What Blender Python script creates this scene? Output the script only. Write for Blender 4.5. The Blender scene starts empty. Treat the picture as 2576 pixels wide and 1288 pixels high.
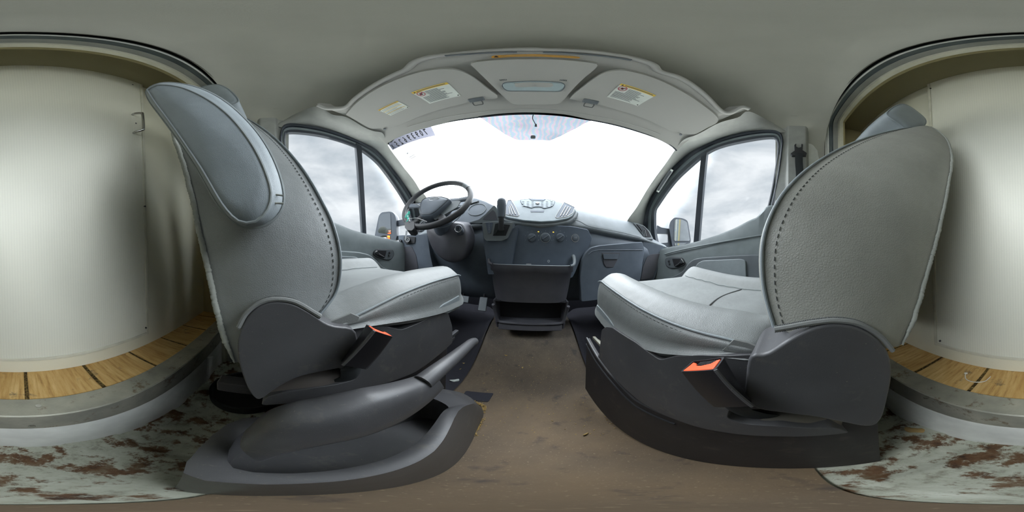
import bpy, bmesh, math, random
from mathutils import Vector, Matrix, noise
R_ = math.radians
random.seed(7)
scene = bpy.context.scene

# ------------------------------------------------------------------ camera
H = 0.69                      # camera height above the cab floor
FWD_PX = 1340.0               # panorama column that looks straight ahead along the van (+Y)
ROLL = R_(1.4)
YAW = (FWD_PX - 1288) / 2576 * 2 * math.pi
RC = Matrix.Rotation(-ROLL, 3, 'Y') @ Matrix.Rotation(YAW, 3, 'Z')
cd = bpy.data.cameras.new('camera')
cd.type = 'PANO'
cd.panorama_type = 'EQUIRECTANGULAR' if hasattr(cd, 'panorama_type') else cd.panorama_type
try:
    cd.cycles.panorama_type = 'EQUIRECTANGULAR'
except Exception:
    pass
cd.clip_start = 0.01
cd.clip_end = 400
cam = bpy.data.objects.new('camera', cd)
scene.collection.objects.link(cam)
cam.matrix_world = Matrix.Translation((0, 0, H)) @ (RC @ Matrix.Rotation(R_(90), 3, 'X')).to_4x4()
scene.camera = cam

# ------------------------------------------------------------------ sky: overcast, sun hidden behind the cloud ahead
EXPOSURE = 0.38
scene.view_settings.view_transform = 'Standard'
scene.view_settings.look = 'None'
scene.view_settings.exposure = EXPOSURE
scene.view_settings.gamma = 1
scene.view_settings.use_curve_mapping = False
scene.cycles.max_bounces = 10
scene.cycles.diffuse_bounces = 7
scene.cycles.transparent_max_bounces = 12
scene.cycles.caustics_reflective = False
scene.cycles.caustics_refractive = False
scene.cycles.sample_clamp_indirect = 8
scene.cycles.use_denoising = True

wd = bpy.data.worlds.new('sky')
scene.world = wd
wd.use_nodes = True
nt = wd.node_tree
nt.nodes.clear()
def N(t, **k):
    n = nt.nodes.new(t)
    for a, b in k.items():
        setattr(n, a, b)
    return n
def L(a, b):
    nt.links.new(a, b)
tc = N('ShaderNodeTexCoord')
mp = N('ShaderNodeMapping'); mp.inputs['Scale'].default_value = (1, 1, 2.2)
L(tc.outputs['Generated'], mp.inputs[0])
nz = N('ShaderNodeTexNoise'); nz.inputs['Scale'].default_value = 2.1; nz.inputs['Detail'].default_value = 7; nz.inputs['Roughness'].default_value = .55
nz.inputs['Distortion'].default_value = .35
L(mp.outputs[0], nz.inputs['Vector'])
cr_ = N('ShaderNodeValToRGB')
cr_.color_ramp.elements[0].position = .38; cr_.color_ramp.elements[0].color = (.43, .48, .53, 1)
cr_.color_ramp.elements[1].position = .62; cr_.color_ramp.elements[1].color = (.74, .77, .80, 1)
L(nz.outputs['Fac'], cr_.inputs[0])
sun_dir = Vector((.03, .80, .60)).normalized()
dp = N('ShaderNodeVectorMath', operation='DOT_PRODUCT'); dp.inputs[1].default_value = sun_dir
L(tc.outputs['Generated'], dp.inputs[0])
mr = N('ShaderNodeMapRange', interpolation_type='SMOOTHSTEP'); mr.inputs['From Min'].default_value = .64; mr.inputs['From Max'].default_value = .98
mr.inputs['To Min'].default_value = 1.0; mr.inputs['To Max'].default_value = 17.0
L(dp.outputs['Value'], mr.inputs['Value'])
sx = N('ShaderNodeSeparateXYZ'); L(tc.outputs['Generated'], sx.inputs[0])
zen = N('ShaderNodeMapRange', interpolation_type='SMOOTHSTEP'); zen.inputs['From Min'].default_value = .74; zen.inputs['From Max'].default_value = .92
zen.inputs['To Min'].default_value = 0.0; zen.inputs['To Max'].default_value = 9.0
L(sx.outputs['Z'], zen.inputs['Value'])
rear = N('ShaderNodeMapRange', interpolation_type='SMOOTHSTEP'); rear.inputs['From Min'].default_value = -.25; rear.inputs['From Max'].default_value = -.65  # added bright sky high behind the van, out of view, to light the ground
rear.inputs['To Min'].default_value = 0.0; rear.inputs['To Max'].default_value = 50.0
L(sx.outputs['Y'], rear.inputs['Value'])
elv = N('ShaderNodeMapRange', interpolation_type='SMOOTHSTEP'); elv.inputs['From Min'].default_value = .42; elv.inputs['From Max'].default_value = .7
L(sx.outputs['Z'], elv.inputs['Value'])
rm = N('ShaderNodeMath', operation='MULTIPLY'); L(rear.outputs[0], rm.inputs[0]); L(elv.outputs[0], rm.inputs[1])
sm0 = N('ShaderNodeMath', operation='ADD'); L(mr.outputs[0], sm0.inputs[0]); L(zen.outputs[0], sm0.inputs[1])
sm = N('ShaderNodeMath', operation='ADD'); L(sm0.outputs[0], sm.inputs[0]); L(rm.outputs[0], sm.inputs[1])
bg = N('ShaderNodeBackground')
L(cr_.outputs[0], bg.inputs[0]); L(sm.outputs[0], bg.inputs[1])
out = N('ShaderNodeOutputWorld'); L(bg.outputs[0], out.inputs[0])

# ------------------------------------------------------------------ geometry helpers (coordinates relative to the eye point)
def ray(px, py):
    a = (px - 1288) / 2576 * 2 * math.pi
    e = (644 - py) / 1288 * math.pi
    return RC @ Vector((math.sin(a) * math.cos(e), math.cos(a) * math.cos(e), math.sin(e)))
def UX(px, py, x):
    d = ray(px, py); return d * (x / d.x)
def UY(px, py, y):
    d = ray(px, py); return d * (y / d.y)
def UZ(px, py, z):
    d = ray(px, py); return d * (z / d.z)
def UP(px, py, p0, n):
    d = ray(px, py); return d * (Vector(p0).dot(n) / d.dot(n))
def hit(px, py, g, t0=.1, t1=4.0):
    d = ray(px, py)
    n = 160; a = t0; ga = g(d * a)
    for i in range(1, n + 1):
        b = t0 + (t1 - t0) * i / n; gb = g(d * b)
        if ga * gb <= 0:
            for _ in range(30):
                m = (a + b) / 2; gm = g(d * m)
                if ga * gm <= 0: b = m
                else: a, ga = m, gm
            return d * ((a + b) / 2)
        a, ga = b, gb
    return d * 1.0
def V(*a): return Vector(a)
def cr(P, n=8, closed=False):
    P = [Vector(p) for p in P]; m = len(P); out = []
    rng = range(m) if closed else range(m - 1)
    for i in rng:
        if closed: p0, p1, p2, p3 = P[(i-1) % m], P[i], P[(i+1) % m], P[(i+2) % m]
        else: p0, p1, p2, p3 = P[max(i-1, 0)], P[i], P[i+1], P[min(i+2, m-1)]
        for k in range(n):
            t = k / n; t2 = t*t; t3 = t2*t
            out.append(.5 * ((2*p1) + (p2-p0)*t + (2*p0-5*p1+4*p2-p3)*t2 + (3*p1-p0-3*p2+p3)*t3))
    if not closed: out.append(P[-1])
    return out
def resample(P, n):
    P = [Vector(p) for p in P]
    D = [0]
    for a, b in zip(P, P[1:]): D.append(D[-1] + (b-a).length)
    T = D[-1]; out = []; j = 0
    for i in range(n):
        s = T * i / (n-1)
        while j < len(P)-2 and D[j+1] < s: j += 1
        seg = D[j+1]-D[j]
        out.append(P[j].lerp(P[j+1], (s-D[j])/seg if seg > 1e-9 else 0))
    return out
def rounded(P, r=.01, n=4):
    """round the corners of a closed 3D polygon"""
    P = [Vector(p) for p in P]; m = len(P); out = []
    for i in range(m):
        a, b, c = P[i-1], P[i], P[(i+1) % m]
        da, dc = a-b, c-b
        ra = min(r, da.length*.45); rc = min(r, dc.length*.45)
        p, q = b+da.normalized()*ra, b+dc.normalized()*rc
        for k in range(n+1):
            t = k/n
            out.append(p*(1-t)**2 + b*2*t*(1-t) + q*t*t)
    return out
def loft(rings, closed=True, caps=True, loop=False):
    v = []; f = []; n = len(rings[0])
    for r in rings: v += [Vector(p) for p in r]
    m = len(rings)
    for i in range(m if loop else m-1):
        a = i*n; b = ((i+1) % m)*n
        for k in range(n if closed else n-1):
            k2 = (k+1) % n
            f.append((a+k, a+k2, b+k2, b+k))
    if caps and closed and not loop:
        f.append(tuple(range(n-1, -1, -1))); f.append(tuple((m-1)*n+k for k in range(n)))
    return v, f
def prism(P, vec):
    P = [Vector(p) for p in P]; vec = Vector(vec); n = len(P)
    v = P + [p+vec for p in P]
    f = [tuple(range(n-1, -1, -1)), tuple(range(n, 2*n))]
    f += [(k, (k+1) % n, n+(k+1) % n, n+k) for k in range(n)]
    return v, f
def join(*ms):
    v = []; f = []
    for a, b in ms:
        o = len(v); v += list(a); f += [tuple(i+o for i in q) for q in b]
    return v, f
def frame_of(d):
    d = d.normalized(); u = d.cross(V(0, 0, 1))
    if u.length < .05: u = d.cross(V(1, 0, 0))
    u.normalize(); return u, d.cross(u).normalized()
def tube(P, r, n=8, caps=True, closed=False, flat=None, up=None):
    P = [Vector(p) for p in P]; m = len(P); rings = []
    pu = None
    for i in range(m):
        if closed: t = P[(i+1) % m]-P[i-1]
        else: t = P[min(i+1, m-1)]-P[max(i-1, 0)]
        if up is not None:
            w = Vector(up); u = t.cross(w).normalized(); w = u.cross(t.normalized()).normalized()
        elif pu is None: u, w = frame_of(t); pu = u
        else:
            tn = t.normalized(); u = (pu - tn*pu.dot(tn)).normalized(); w = tn.cross(u); pu = u
        rr = r[i] if isinstance(r, (list, tuple)) else r
        fl = flat if flat else 1
        rings.append([P[i]+(u*math.cos(2*math.pi*k/n)+w*math.sin(2*math.pi*k/n)*fl)*rr for k in range(n)])
    return loft(rings, caps=caps and not closed, loop=closed)
def cyl(p0, p1, r0, r1=None, n=24):
    p0, p1 = Vector(p0), Vector(p1); r1 = r0 if r1 is None else r1
    u, w = frame_of(p1-p0)
    return loft([[p+(u*math.cos(2*math.pi*k/n)+w*math.sin(2*math.pi*k/n))*r for k in range(n)] for p, r in ((p0, r0), (p1, r1))])
def lathe(p0, axis, prof, n=28):
    """prof: list of (distance along axis, radius)"""
    p0 = Vector(p0); ax = Vector(axis).normalized(); u, w = frame_of(ax)
    return loft([[p0+ax*h+(u*math.cos(2*math.pi*k/n)+w*math.sin(2*math.pi*k/n))*max(r, 1e-4) for k in range(n)] for h, r in prof])
def box(c, s, rot=None):
    c = Vector(c); s = Vector(s)/2; M = rot if rot is not None else Matrix.Identity(3)
    v = [c+M @ Vector((a*s.x, b*s.y, d*s.z)) for a in (-1, 1) for b in (-1, 1) for d in (-1, 1)]
    return v, [(0, 1, 3, 2), (4, 6, 7, 5), (0, 4, 5, 1), (2, 3, 7, 6), (0, 2, 6, 4), (1, 5, 7, 3)]
def slab_on(P, nrm, th): return prism(P, Vector(nrm)*th)

LOC = {}
def base_of(v):
    c = sum(v, Vector())/len(v); return Vector((c.x, c.y, min(p.z for p in v)))
def mesh_obj(name, md, mat, parent=None, bevel=0, smooth=True, seg=3, sub=0, ang=40, base=None):
    v, f = md; v = [Vector(p) for p in v]
    if parent is None: Lw = Vector(base) if base is not None else base_of(v); off = Lw
    else: off = LOC[parent.name]
    me = bpy.data.meshes.new(name)
    me.from_pydata([p-off for p in v], [], f)
    bm = bmesh.new(); bm.from_mesh(me)
    bmesh.ops.remove_doubles(bm, verts=bm.verts, dist=1e-5)
    bmesh.ops.recalc_face_normals(bm, faces=bm.faces)
    bm.to_mesh(me); bm.free()
    if mat: me.materials.append(mat)
    o = bpy.data.objects.new(name, me); scene.collection.objects.link(o)
    if parent is None: o.location = Lw + Vector((0, 0, H)); LOC[o.name] = Lw
    else: o.parent = parent; LOC[o.name] = off.copy()
    if smooth:
        for p in me.polygons: p.use_smooth = True
        if hasattr(me, 'set_sharp_from_angle'): me.set_sharp_from_angle(angle=R_(ang))
    if bevel:
        b = o.modifiers.new('b', 'BEVEL'); b.width = bevel; b.segments = seg; b.limit_method = 'ANGLE'; b.angle_limit = R_(35)
        b.harden_normals = False
        if smooth and hasattr(me, 'set_sharp_from_angle'): me.set_sharp_from_angle(angle=R_(180))
        w = o.modifiers.new('w', 'WEIGHTED_NORMAL'); w.keep_sharp = False
    if sub:
        s = o.modifiers.new('s', 'SUBSURF'); s.levels = sub; s.render_levels = sub
    return o
def tag(o, label=None, cat=None, group=None, kind=None):
    if label: o['label'] = label
    if cat: o['category'] = cat
    if group: o['group'] = group
    if kind: o['kind'] = kind
    return o
def thing(name, L0, label, cat, group=None, kind=None):
    o = bpy.data.objects.new(name, None); scene.collection.objects.link(o)
    o.empty_display_size = .02
    o.location = Vector(L0)+Vector((0, 0, H)); LOC[o.name] = Vector(L0)
    return tag(o, label, cat, group, kind)
def text_mesh(s, size, origin, xd, yd, th=.0006, extrude=True, xs=1.0, bold=0):
    cu = bpy.data.curves.new('t', 'FONT'); cu.body = s; cu.size = size; cu.resolution_u = 2; cu.align_x = 'CENTER'; cu.align_y = 'CENTER'
    if extrude: cu.extrude = th
    cu.offset = bold
    o = bpy.data.objects.new('t', cu); scene.collection.objects.link(o)
    bpy.context.view_layer.update()
    me = bpy.data.meshes.new_from_object(o.evaluated_get(bpy.context.evaluated_depsgraph_get()))
    xd = Vector(xd).normalized(); yd = Vector(yd).normalized(); zd = xd.cross(yd)
    v = [Vector(origin)+xd*q.co.x*xs+yd*q.co.y+zd*q.co.z for q in me.vertices]
    f = [tuple(p.vertices) for p in me.polygons]
    bpy.data.objects.remove(o); bpy.data.meshes.remove(me); bpy.data.curves.remove(cu)
    return v, f

# ------------------------------------------------------------------ materials
def srgb(r, g, b):
    return tuple(((c/255)/12.92 if c/255 <= .04045 else ((c/255+.055)/1.055)**2.4) for c in (r, g, b)) + (1,)
class M:
    def __init__(s, name, col, rough=.6, spec=.5, metal=0):
        s.m = bpy.data.materials.new(name); s.m.use_nodes = True; s.nt = s.m.node_tree
        s.b = s.nt.nodes['Principled BSDF']
        s.col = col
        s.b.inputs['Base Color'].default_value = col
        s.b.inputs['Roughness'].default_value = rough
        s.b.inputs['Metallic'].default_value = metal
        s.b.inputs['Specular IOR Level'].default_value = spec
        s.tc = s.nt.nodes.new('ShaderNodeTexCoord'); s.last_h = None
    def n(s, t, **k):
        n = s.nt.nodes.new(t)
        for a, b in k.items():
            if a in n.inputs: n.inputs[a].default_value = b
            else: setattr(n, a, b)
        return n
    def l(s, a, b): s.nt.links.new(a, b)
    def coords(s, scale=(1, 1, 1)):
        m = s.n('ShaderNodeMapping'); m.inputs['Scale'].default_value = scale
        s.l(s.tc.outputs['Object'], m.inputs[0]); return m.outputs[0]
    def noise(s, scale, detail=4, rough=.55, st=(1, 1, 1)):
        x = s.n('ShaderNodeTexNoise'); x.inputs['Scale'].default_value = scale; x.inputs['Detail'].default_value = detail; x.inputs['Roughness'].default_value = rough
        s.l(s.coords(st), x.inputs['Vector']); return x.outputs['Fac']
    def ramp(s, src, stops):
        r = s.n('ShaderNodeValToRGB'); e = r.color_ramp.elements
        e[0].position, e[0].color = stops[0]; e[1].position, e[1].color = stops[-1]
        for p, c in stops[1:-1]:
            q = e.new(p); q.color = c
        s.l(src, r.inputs[0]); return r.outputs[0]
    def mixc(s, fac, a, b, mode='MIX'):
        x = s.n('ShaderNodeMix', data_type='RGBA', blend_type=mode)
        for v, i in ((fac, 0), (a, 6), (b, 7)):
            if hasattr(v, 'links') or hasattr(v, 'is_output'): s.l(v, x.inputs[i])
            else: x.inputs[i].default_value = v
        return x.outputs[2]
    def color(s, out): s.l(out, s.b.inputs['Base Color']); return s
    def rough(s, out): s.l(out, s.b.inputs['Roughness']); return s
    def bump(s, h, strength=.3, dist=.001):
        b = s.n('ShaderNodeBump'); b.inputs['Strength'].default_value = strength; b.inputs['Distance'].default_value = dist
        s.l(h, b.inputs['Height'])
        if s.last_h: s.l(s.last_h, b.inputs['Normal'])
        s.last_h = b.outputs[0]; s.l(b.outputs[0], s.b.inputs['Normal']); return s
    def vor(s, scale, feat='F1', st=(1, 1, 1)):
        x = s.n('ShaderNodeTexVoronoi', feature=feat); x.inputs['Scale'].default_value = scale
        s.l(s.coords(st), x.inputs['Vector']); return x.outputs['Distance']
def g4(a, k): return (a[0]*k, a[1]*k, a[2]*k, 1)

def leather(name, col, grain=420):
    m = M(name, col, .48, .45)
    m.color(m.ramp(m.noise(9, 4), [(.3, g4(col, .86)), (.7, g4(col, 1.08))]))
    # wandering cell pattern, warped by noise
    c = m.coords(); nn = m.n('ShaderNodeTexNoise'); nn.inputs['Scale'].default_value = 60; nn.inputs['Detail'].default_value = 2; m.l(c, nn.inputs['Vector'])
    mx = m.n('ShaderNodeVectorMath', operation='SCALE'); m.l(nn.outputs['Color'], mx.inputs[0]); mx.inputs['Scale'].default_value = .0035
    ad = m.n('ShaderNodeVectorMath', operation='ADD'); m.l(c, ad.inputs[0]); m.l(mx.outputs[0], ad.inputs[1])
    vo = m.n('ShaderNodeTexVoronoi', feature='DISTANCE_TO_EDGE'); vo.inputs['Scale'].default_value = grain; m.l(ad.outputs[0], vo.inputs['Vector'])
    r = m.ramp(vo.outputs['Distance'], [(.0, (0, 0, 0, 1)), (.30, (1, 1, 1, 1))])
    m.bump(m.noise(14, 3), .25, .01)
    m.bump(r, .30, .0005)
    return m.m
def plastic(name, col, rough=.55, grain=900, bump=.35, spec=.4, var=.12):
    m = M(name, col, rough, spec)
    m.color(m.ramp(m.noise(14, 6), [(.3, g4(col, 1-var)), (.72, g4(col, 1+var))]))
    m.bump(m.noise(grain, 2), bump, .0004)
    return m.m
def dusty(name, col, dust, rough=.6, grain=900):
    m = M(name, col, rough, .4)
    base = m.ramp(m.noise(10, 5), [(.3, g4(col, .85)), (.7, g4(col, 1.15))])
    f = m.ramp(m.noise(22, 9, .7), [(.56, (0, 0, 0, 1)), (.78, (.55, .55, .55, 1))])
    c1 = m.mixc(f, base, dust)
    sp = m.ramp(m.noise(330, 2), [(.70, (0, 0, 0, 1)), (.76, (.5, .5, .5, 1))])
    c2 = m.mixc(sp, c1, g4(dust, 1.3))
    sc = m.ramp(m.noise(40, 5, .7, (1, .08, 1.2)), [(.70, (0, 0, 0, 1)), (.74, (.25, .25, .25, 1))])
    m.color(m.mixc(sc, c2, g4(dust, 1.5)))
    m.bump(m.noise(grain, 2), .35, .0004)
    return m.m

MAT = {}
MAT['leather'] = leather('grey_leather', srgb(130, 133, 132))
MAT['leather2'] = leather('grey_leather_coarse', srgb(136, 136, 128), 330)
MAT['vinyl'] = leather('smooth_vinyl', srgb(136, 144, 147), 900)
MAT['piping'] = plastic('seam_thread', srgb(128, 134, 134), .7, 300)
MAT['stitch'] = plastic('stitch_thread', srgb(92, 94, 94), .8, 300)
MAT['black'] = plastic('black_plastic', srgb(52, 53, 56), .5)
MAT['cover'] = dusty('seat_cover_plastic', srgb(78, 78, 80), srgb(122, 118, 108), .40)
MAT['panel'] = dusty('pedestal_panel', srgb(48, 46, 48), srgb(96, 88, 80), .55)
MAT['buckle'] = plastic('buckle_plastic', srgb(34, 33, 36), .35, 600, .15)
MAT['red'] = plastic('red_button', srgb(240, 92, 52), .4, 400, .1)
MAT['webbing'] = plastic('belt_webbing', srgb(44, 48, 50), .8, 600)
MAT['dark'] = plastic('dark_void', srgb(34, 34, 38), .8)
MAT['dashlow'] = plastic('dashboard_lower', srgb(84, 92, 102), .55)
MAT['dashtop'] = plastic('dashboard_pad', srgb(106, 112, 116), .55)
MAT['stack'] = plastic('centre_stack', srgb(78, 88, 102), .5)
MAT['pod'] = plastic('radio_pod', srgb(122, 132, 138), .5)
MAT['console'] = plastic('console_plastic', srgb(78, 78, 84), .45)
MAT['satin'] = plastic('satin_trim', srgb(150, 150, 150), .3, 300, .05, .8)
MAT['door'] = plastic('door_panel', srgb(126, 134, 136), .5)
MAT['doordk'] = plastic('door_armrest_plastic', srgb(100, 106, 110), .5)
MAT['pillar'] = plastic('pillar_trim', srgb(152, 154, 150), .6, 500)
MAT['seal'] = plastic('rubber_seal', srgb(52, 58, 66), .6, 400)
MAT['sealgap'] = plastic('body_flange', srgb(120, 130, 134), .5, 400)
MAT['white'] = plastic('painted_white', srgb(214, 216, 210), .35, 200, .05)
MAT['boxpaint'] = plastic('box_body_paint', srgb(126, 128, 130), .5, 200, .05)
MAT['gusset'] = plastic('ribbed_cloth', srgb(118, 120, 118), .9, 500, .8)
MAT['cream'] = plastic('cream_trim', srgb(204, 202, 184), .5, 200, .08)
MAT['foam'] = plastic('gap_foam', srgb(18, 20, 18), .9)
MAT['chrome'] = M('chrome', srgb(190, 190, 188), .22, .5, 1).m
MAT['mirror'] = M('mirror_glass', srgb(178, 182, 186), .03, .5, 1).m
MAT['amber'] = M('amber_indicator', srgb(255, 190, 40), .4).m
_b = MAT['amber'].node_tree.nodes['Principled BSDF']; _b.inputs['Emission Color'].default_value = srgb(255, 190, 60); _b.inputs['Emission Strength'].default_value = 2.0
MAT['teal'] = plastic('teal_twine', srgb(40, 186, 164), .7, 300)
MAT['paper'] = plastic('paper', srgb(214, 220, 214), .7, 200, .05)
MAT['yellow'] = plastic('label_yellow', srgb(226, 192, 84), .6, 200, .02)
MAT['orange'] = plastic('label_orange', srgb(226, 164, 62), .6, 200, .02)
MAT['ink'] = plastic('label_ink', srgb(92, 100, 104), .7, 200, .02)
MAT['inkblk'] = plastic('label_black', srgb(48, 46, 46), .7, 200, .02)
MAT['inkred'] = plastic('label_red', srgb(170, 74, 88), .7, 200, .02)
MAT['lens'] = plastic('lamp_lens', srgb(168, 184, 188), .2, 120, .1, .6)
MAT['fuzz'] = plastic('backing_fleece', srgb(146, 148, 140), .95, 350, 1.0)
MAT['mark'] = plastic('grey_marking', srgb(176, 182, 186), .5)
MAT['leaf'] = plastic('dry_leaf', srgb(176, 148, 96), .8)
MAT['straw'] = plastic('straw', srgb(180, 152, 96), .8)
MAT['tie'] = plastic('white_nylon', srgb(216, 214, 204), .4)
MAT['patina'] = plastic('black_bin', srgb(20, 24, 24), .6)

m = M('headliner_fabric', srgb(172, 172, 162), .95, .1)
m.color(m.ramp(m.noise(6, 3), [(.3, g4(m.col, .95)), (.7, g4(m.col, 1.04))])); m.bump(m.noise(700, 3), .5, .0006); MAT['headliner'] = m.m
m = M('visor_vinyl', srgb(172, 172, 168), .8, .2); m.bump(m.noise(500, 3), .4, .0006); MAT['visor'] = m.m

# ribbed fibreglass sheet on the partition
m = M('ribbed_white_panel', srgb(220, 219, 203), .42, .4)
w = m.n('ShaderNodeTexWave', wave_type='BANDS', bands_direction='X'); w.inputs['Scale'].default_value = 38; w.inputs['Distortion'].default_value = .6; w.inputs['Detail'].default_value = 2
m.l(m.coords(), w.inputs['Vector'])
dirt = m.ramp(m.noise(26, 8, .75, (1, 1, 2.5)), [(.66, (0, 0, 0, 1)), (.72, (.5, .5, .5, 1))])
low = m.n('ShaderNodeSeparateXYZ'); m.l(m.tc.outputs['Object'], low.inputs[0])
zr = m.n('ShaderNodeMapRange'); zr.inputs['From Min'].default_value = .75; zr.inputs['From Max'].default_value = .0; m.l(low.outputs['Z'], zr.inputs['Value'])
mu = m.n('ShaderNodeMath', operation='MULTIPLY'); m.l(dirt, mu.inputs[0]); m.l(zr.outputs[0], mu.inputs[1])
rib = m.mixc(w.outputs['Color'], g4(m.col, .965), g4(m.col, 1.01))
m.color(m.mixc(mu.outputs[0], rib, srgb(120, 112, 88)))
m.bump(w.outputs['Fac'], .25, .0008); m.bump(m.noise(60, 3), .25, .002); MAT['frp'] = m.m
m = M('smooth_partition', srgb(220, 218, 198), .3, .5)
m.color(m.ramp(m.noise(70, 8, .7), [(.25, srgb(150, 144, 120)), (.33, m.col), (1, m.col)])); m.bump(m.noise(60, 3), .2, .002); MAT['partition'] = m.m
m = M('olive_box_ceiling', srgb(150, 144, 114), .6, .3); m.bump(m.noise(40, 3), .2, .002); MAT['boxceil'] = m.m
m = M('box_wall', srgb(178, 168, 130), .6, .3); MAT['boxwall'] = m.m

# wood planks, grain along Y
m = M('worn_planks', srgb(178, 142, 86), .55, .35)
gr = m.noise(20, 7, .62, (5, .55, 1)); gr2 = m.noise(7, 4, .5, (3, .5, 1))
c1 = m.ramp(gr, [(.28, srgb(140, 100, 52)), (.46, srgb(200, 164, 102)), (.72, srgb(226, 196, 140))])
c2 = m.mixc(m.ramp(gr2, [(.3, (0, 0, 0, 1)), (.75, (.7, .7, .7, 1))]), c1, srgb(184, 144, 84))
dk = m.ramp(m.noise(13, 8, .7), [(.60, (0, 0, 0, 1)), (.70, (.85, .85, .85, 1))])
m.color(m.mixc(dk, c2, srgb(92, 82, 68))); m.bump(gr, .3, .0015); MAT['wood'] = m.m
m = M('joint_filler', srgb(66, 52, 34), .9, .2)
m.color(m.ramp(m.noise(160, 4, .7), [(.4, srgb(40, 32, 24)), (.6, srgb(120, 100, 56)), (.75, srgb(170, 160, 110))])); m.bump(m.noise(160, 4), 1, .004); MAT['filler'] = m.m

m = M('brushed_aluminium', srgb(168, 168, 158), .38, .5, .55)
c0 = m.ramp(m.noise(12, 6, .6), [(.3, srgb(150, 150, 140)), (.7, srgb(184, 182, 168))])
f = m.ramp(m.noise(21, 9, .75), [(.565, (0, 0, 0, 1)), (.64, (.75, .75, .75, 1))])
m.color(m.mixc(f, c0, srgb(116, 98, 72))); m.bump(m.noise(60, 5), .2, .001); MAT['alu'] = m.m

m = M('rusty_painted_metal', srgb(180, 182, 166), .6, .4)
f1 = m.ramp(m.noise(13, 10, .72), [(.50, (0, 0, 0, 1)), (.56, (1, 1, 1, 1))])
rust = m.ramp(m.noise(38, 8, .7), [(.3, srgb(48, 36, 28)), (.5, srgb(98, 70, 44)), (.7, srgb(120, 108, 88))])
pt = m.ramp(m.noise(24, 7, .7), [(.30, srgb(112, 108, 92)), (.45, srgb(170, 172, 156)), (.8, srgb(196, 200, 186))])
m.color(m.mixc(f1, pt, rust)); m.bump(m.noise(24, 9, .7), .6, .003); MAT['rusty'] = m.m

m = M('rubber_floor', srgb(84, 78, 72), .75, .3)
sy = m.n('ShaderNodeSeparateXYZ'); m.l(m.tc.outputs['Object'], sy.inputs[0])
b0 = m.ramp(m.noise(5, 8, .65), [(.3, srgb(66, 62, 58)), (.5, srgb(84, 77, 70)), (.72, srgb(102, 92, 80))])
spk = m.ramp(m.noise(240, 3), [(.63, (0, 0, 0, 1)), (.70, (.7, .7, .7, 1))])
c1 = m.mixc(spk, b0, srgb(158, 144, 118))
dks = m.ramp(m.noise(14, 5, .6), [(.58, (0, 0, 0, 1)), (.70, (.65, .65, .65, 1))])
yr = m.n('ShaderNodeMapRange'); yr.inputs['From Min'].default_value = .35; yr.inputs['From Max'].default_value = -.25; m.l(sy.outputs['Y'], yr.inputs['Value'])
ym = m.n('ShaderNodeMath', operation='MULTIPLY'); m.l(m.noise(4, 5, .6), ym.inputs[0]); m.l(yr.outputs[0], ym.inputs[1])
c1 = m.mixc(ym.outputs[0], c1, srgb(134, 112, 84))
m.color(m.mixc(dks, c1, srgb(58, 56, 58))); m.bump(m.noise(220, 4), .4, .001); MAT['mat'] = m.m
m = M('carpet_dark', srgb(58, 58, 64), .95, .1); m.bump(m.noise(400, 3), .8, .002); MAT['well'] = m.m

# windscreen shade patch with strain colours
m = M('tinted_patch', srgb(160, 176, 184), .5)
w = m.n('ShaderNodeTexWave', wave_type='BANDS', bands_direction='X'); w.inputs['Scale'].default_value = 14; w.inputs['Distortion'].default_value = 6; w.inputs['Detail'].default_value = 1.5; w.inputs['Detail Scale'].default_value = 1.6
m.l(m.coords((1, 1, 2)), w.inputs['Vector'])
cc = m.ramp(w.outputs['Fac'], [(.0, srgb(206, 184, 204)), (.35, srgb(196, 200, 192)), (.65, srgb(172, 194, 200)), (1, srgb(176, 188, 206))])
tr = m.n('ShaderNodeBsdfTransparent'); m.l(cc, tr.inputs[0])
sc2 = m.n('ShaderNodeMix', data_type='RGBA', blend_type='MULTIPLY'); sc2.inputs[0].default_value = 1; m.l(cc, sc2.inputs[6]); sc2.inputs[7].default_value = (.095, .095, .095, 1)
m.l(sc2.outputs[2], tr.inputs[0])
m.l(tr.outputs[0], m.nt.nodes['Material Output'].inputs[0]); MAT['patch'] = m.m
def glass(name, tint, gl=.05):
    m = M(name, srgb(255, 255, 255)); t = m.n('ShaderNodeBsdfTransparent'); t.inputs[0].default_value = tint
    g = m.n('ShaderNodeBsdfGlossy'); g.inputs['Roughness'].default_value = .02
    x = m.n('ShaderNodeMixShader'); x.inputs[0].default_value = gl
    m.l(t.outputs[0], x.inputs[1]); m.l(g.outputs[0], x.inputs[2]); m.l(x.outputs[0], m.nt.nodes['Material Output'].inputs[0]); return m.m
MAT['glass'] = glass('window_glass', (.97, .98, .98, 1), .03)
MAT['stickerfilm'] = glass('sticker_film', (.068, .068, .080, 1), .05)
m = M('concrete_yard', srgb(176, 174, 168), .9); m.color(m.ramp(m.noise(3, 8), [(.3, srgb(160, 158, 152)), (.7, srgb(190, 188, 180))])); MAT['concrete'] = m.m  # ground out of view, kept pale to bounce light up to the ceiling
m = M('tree_foliage', srgb(60, 74, 52), .9); m.color(m.ramp(m.noise(3, 8), [(.3, srgb(22, 27, 22)), (.7, srgb(48, 50, 38))])); m.bump(m.noise(4, 6), 1, .3); MAT['trees'] = m.m
# ================================================================== STRUCTURE
ZC = -0.44      # cargo floor height
YB = -0.509     # partition plane
ZF = -0.69      # cab floor

def S(o, label, cat):
    return tag(o, label, cat, kind='structure')

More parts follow.
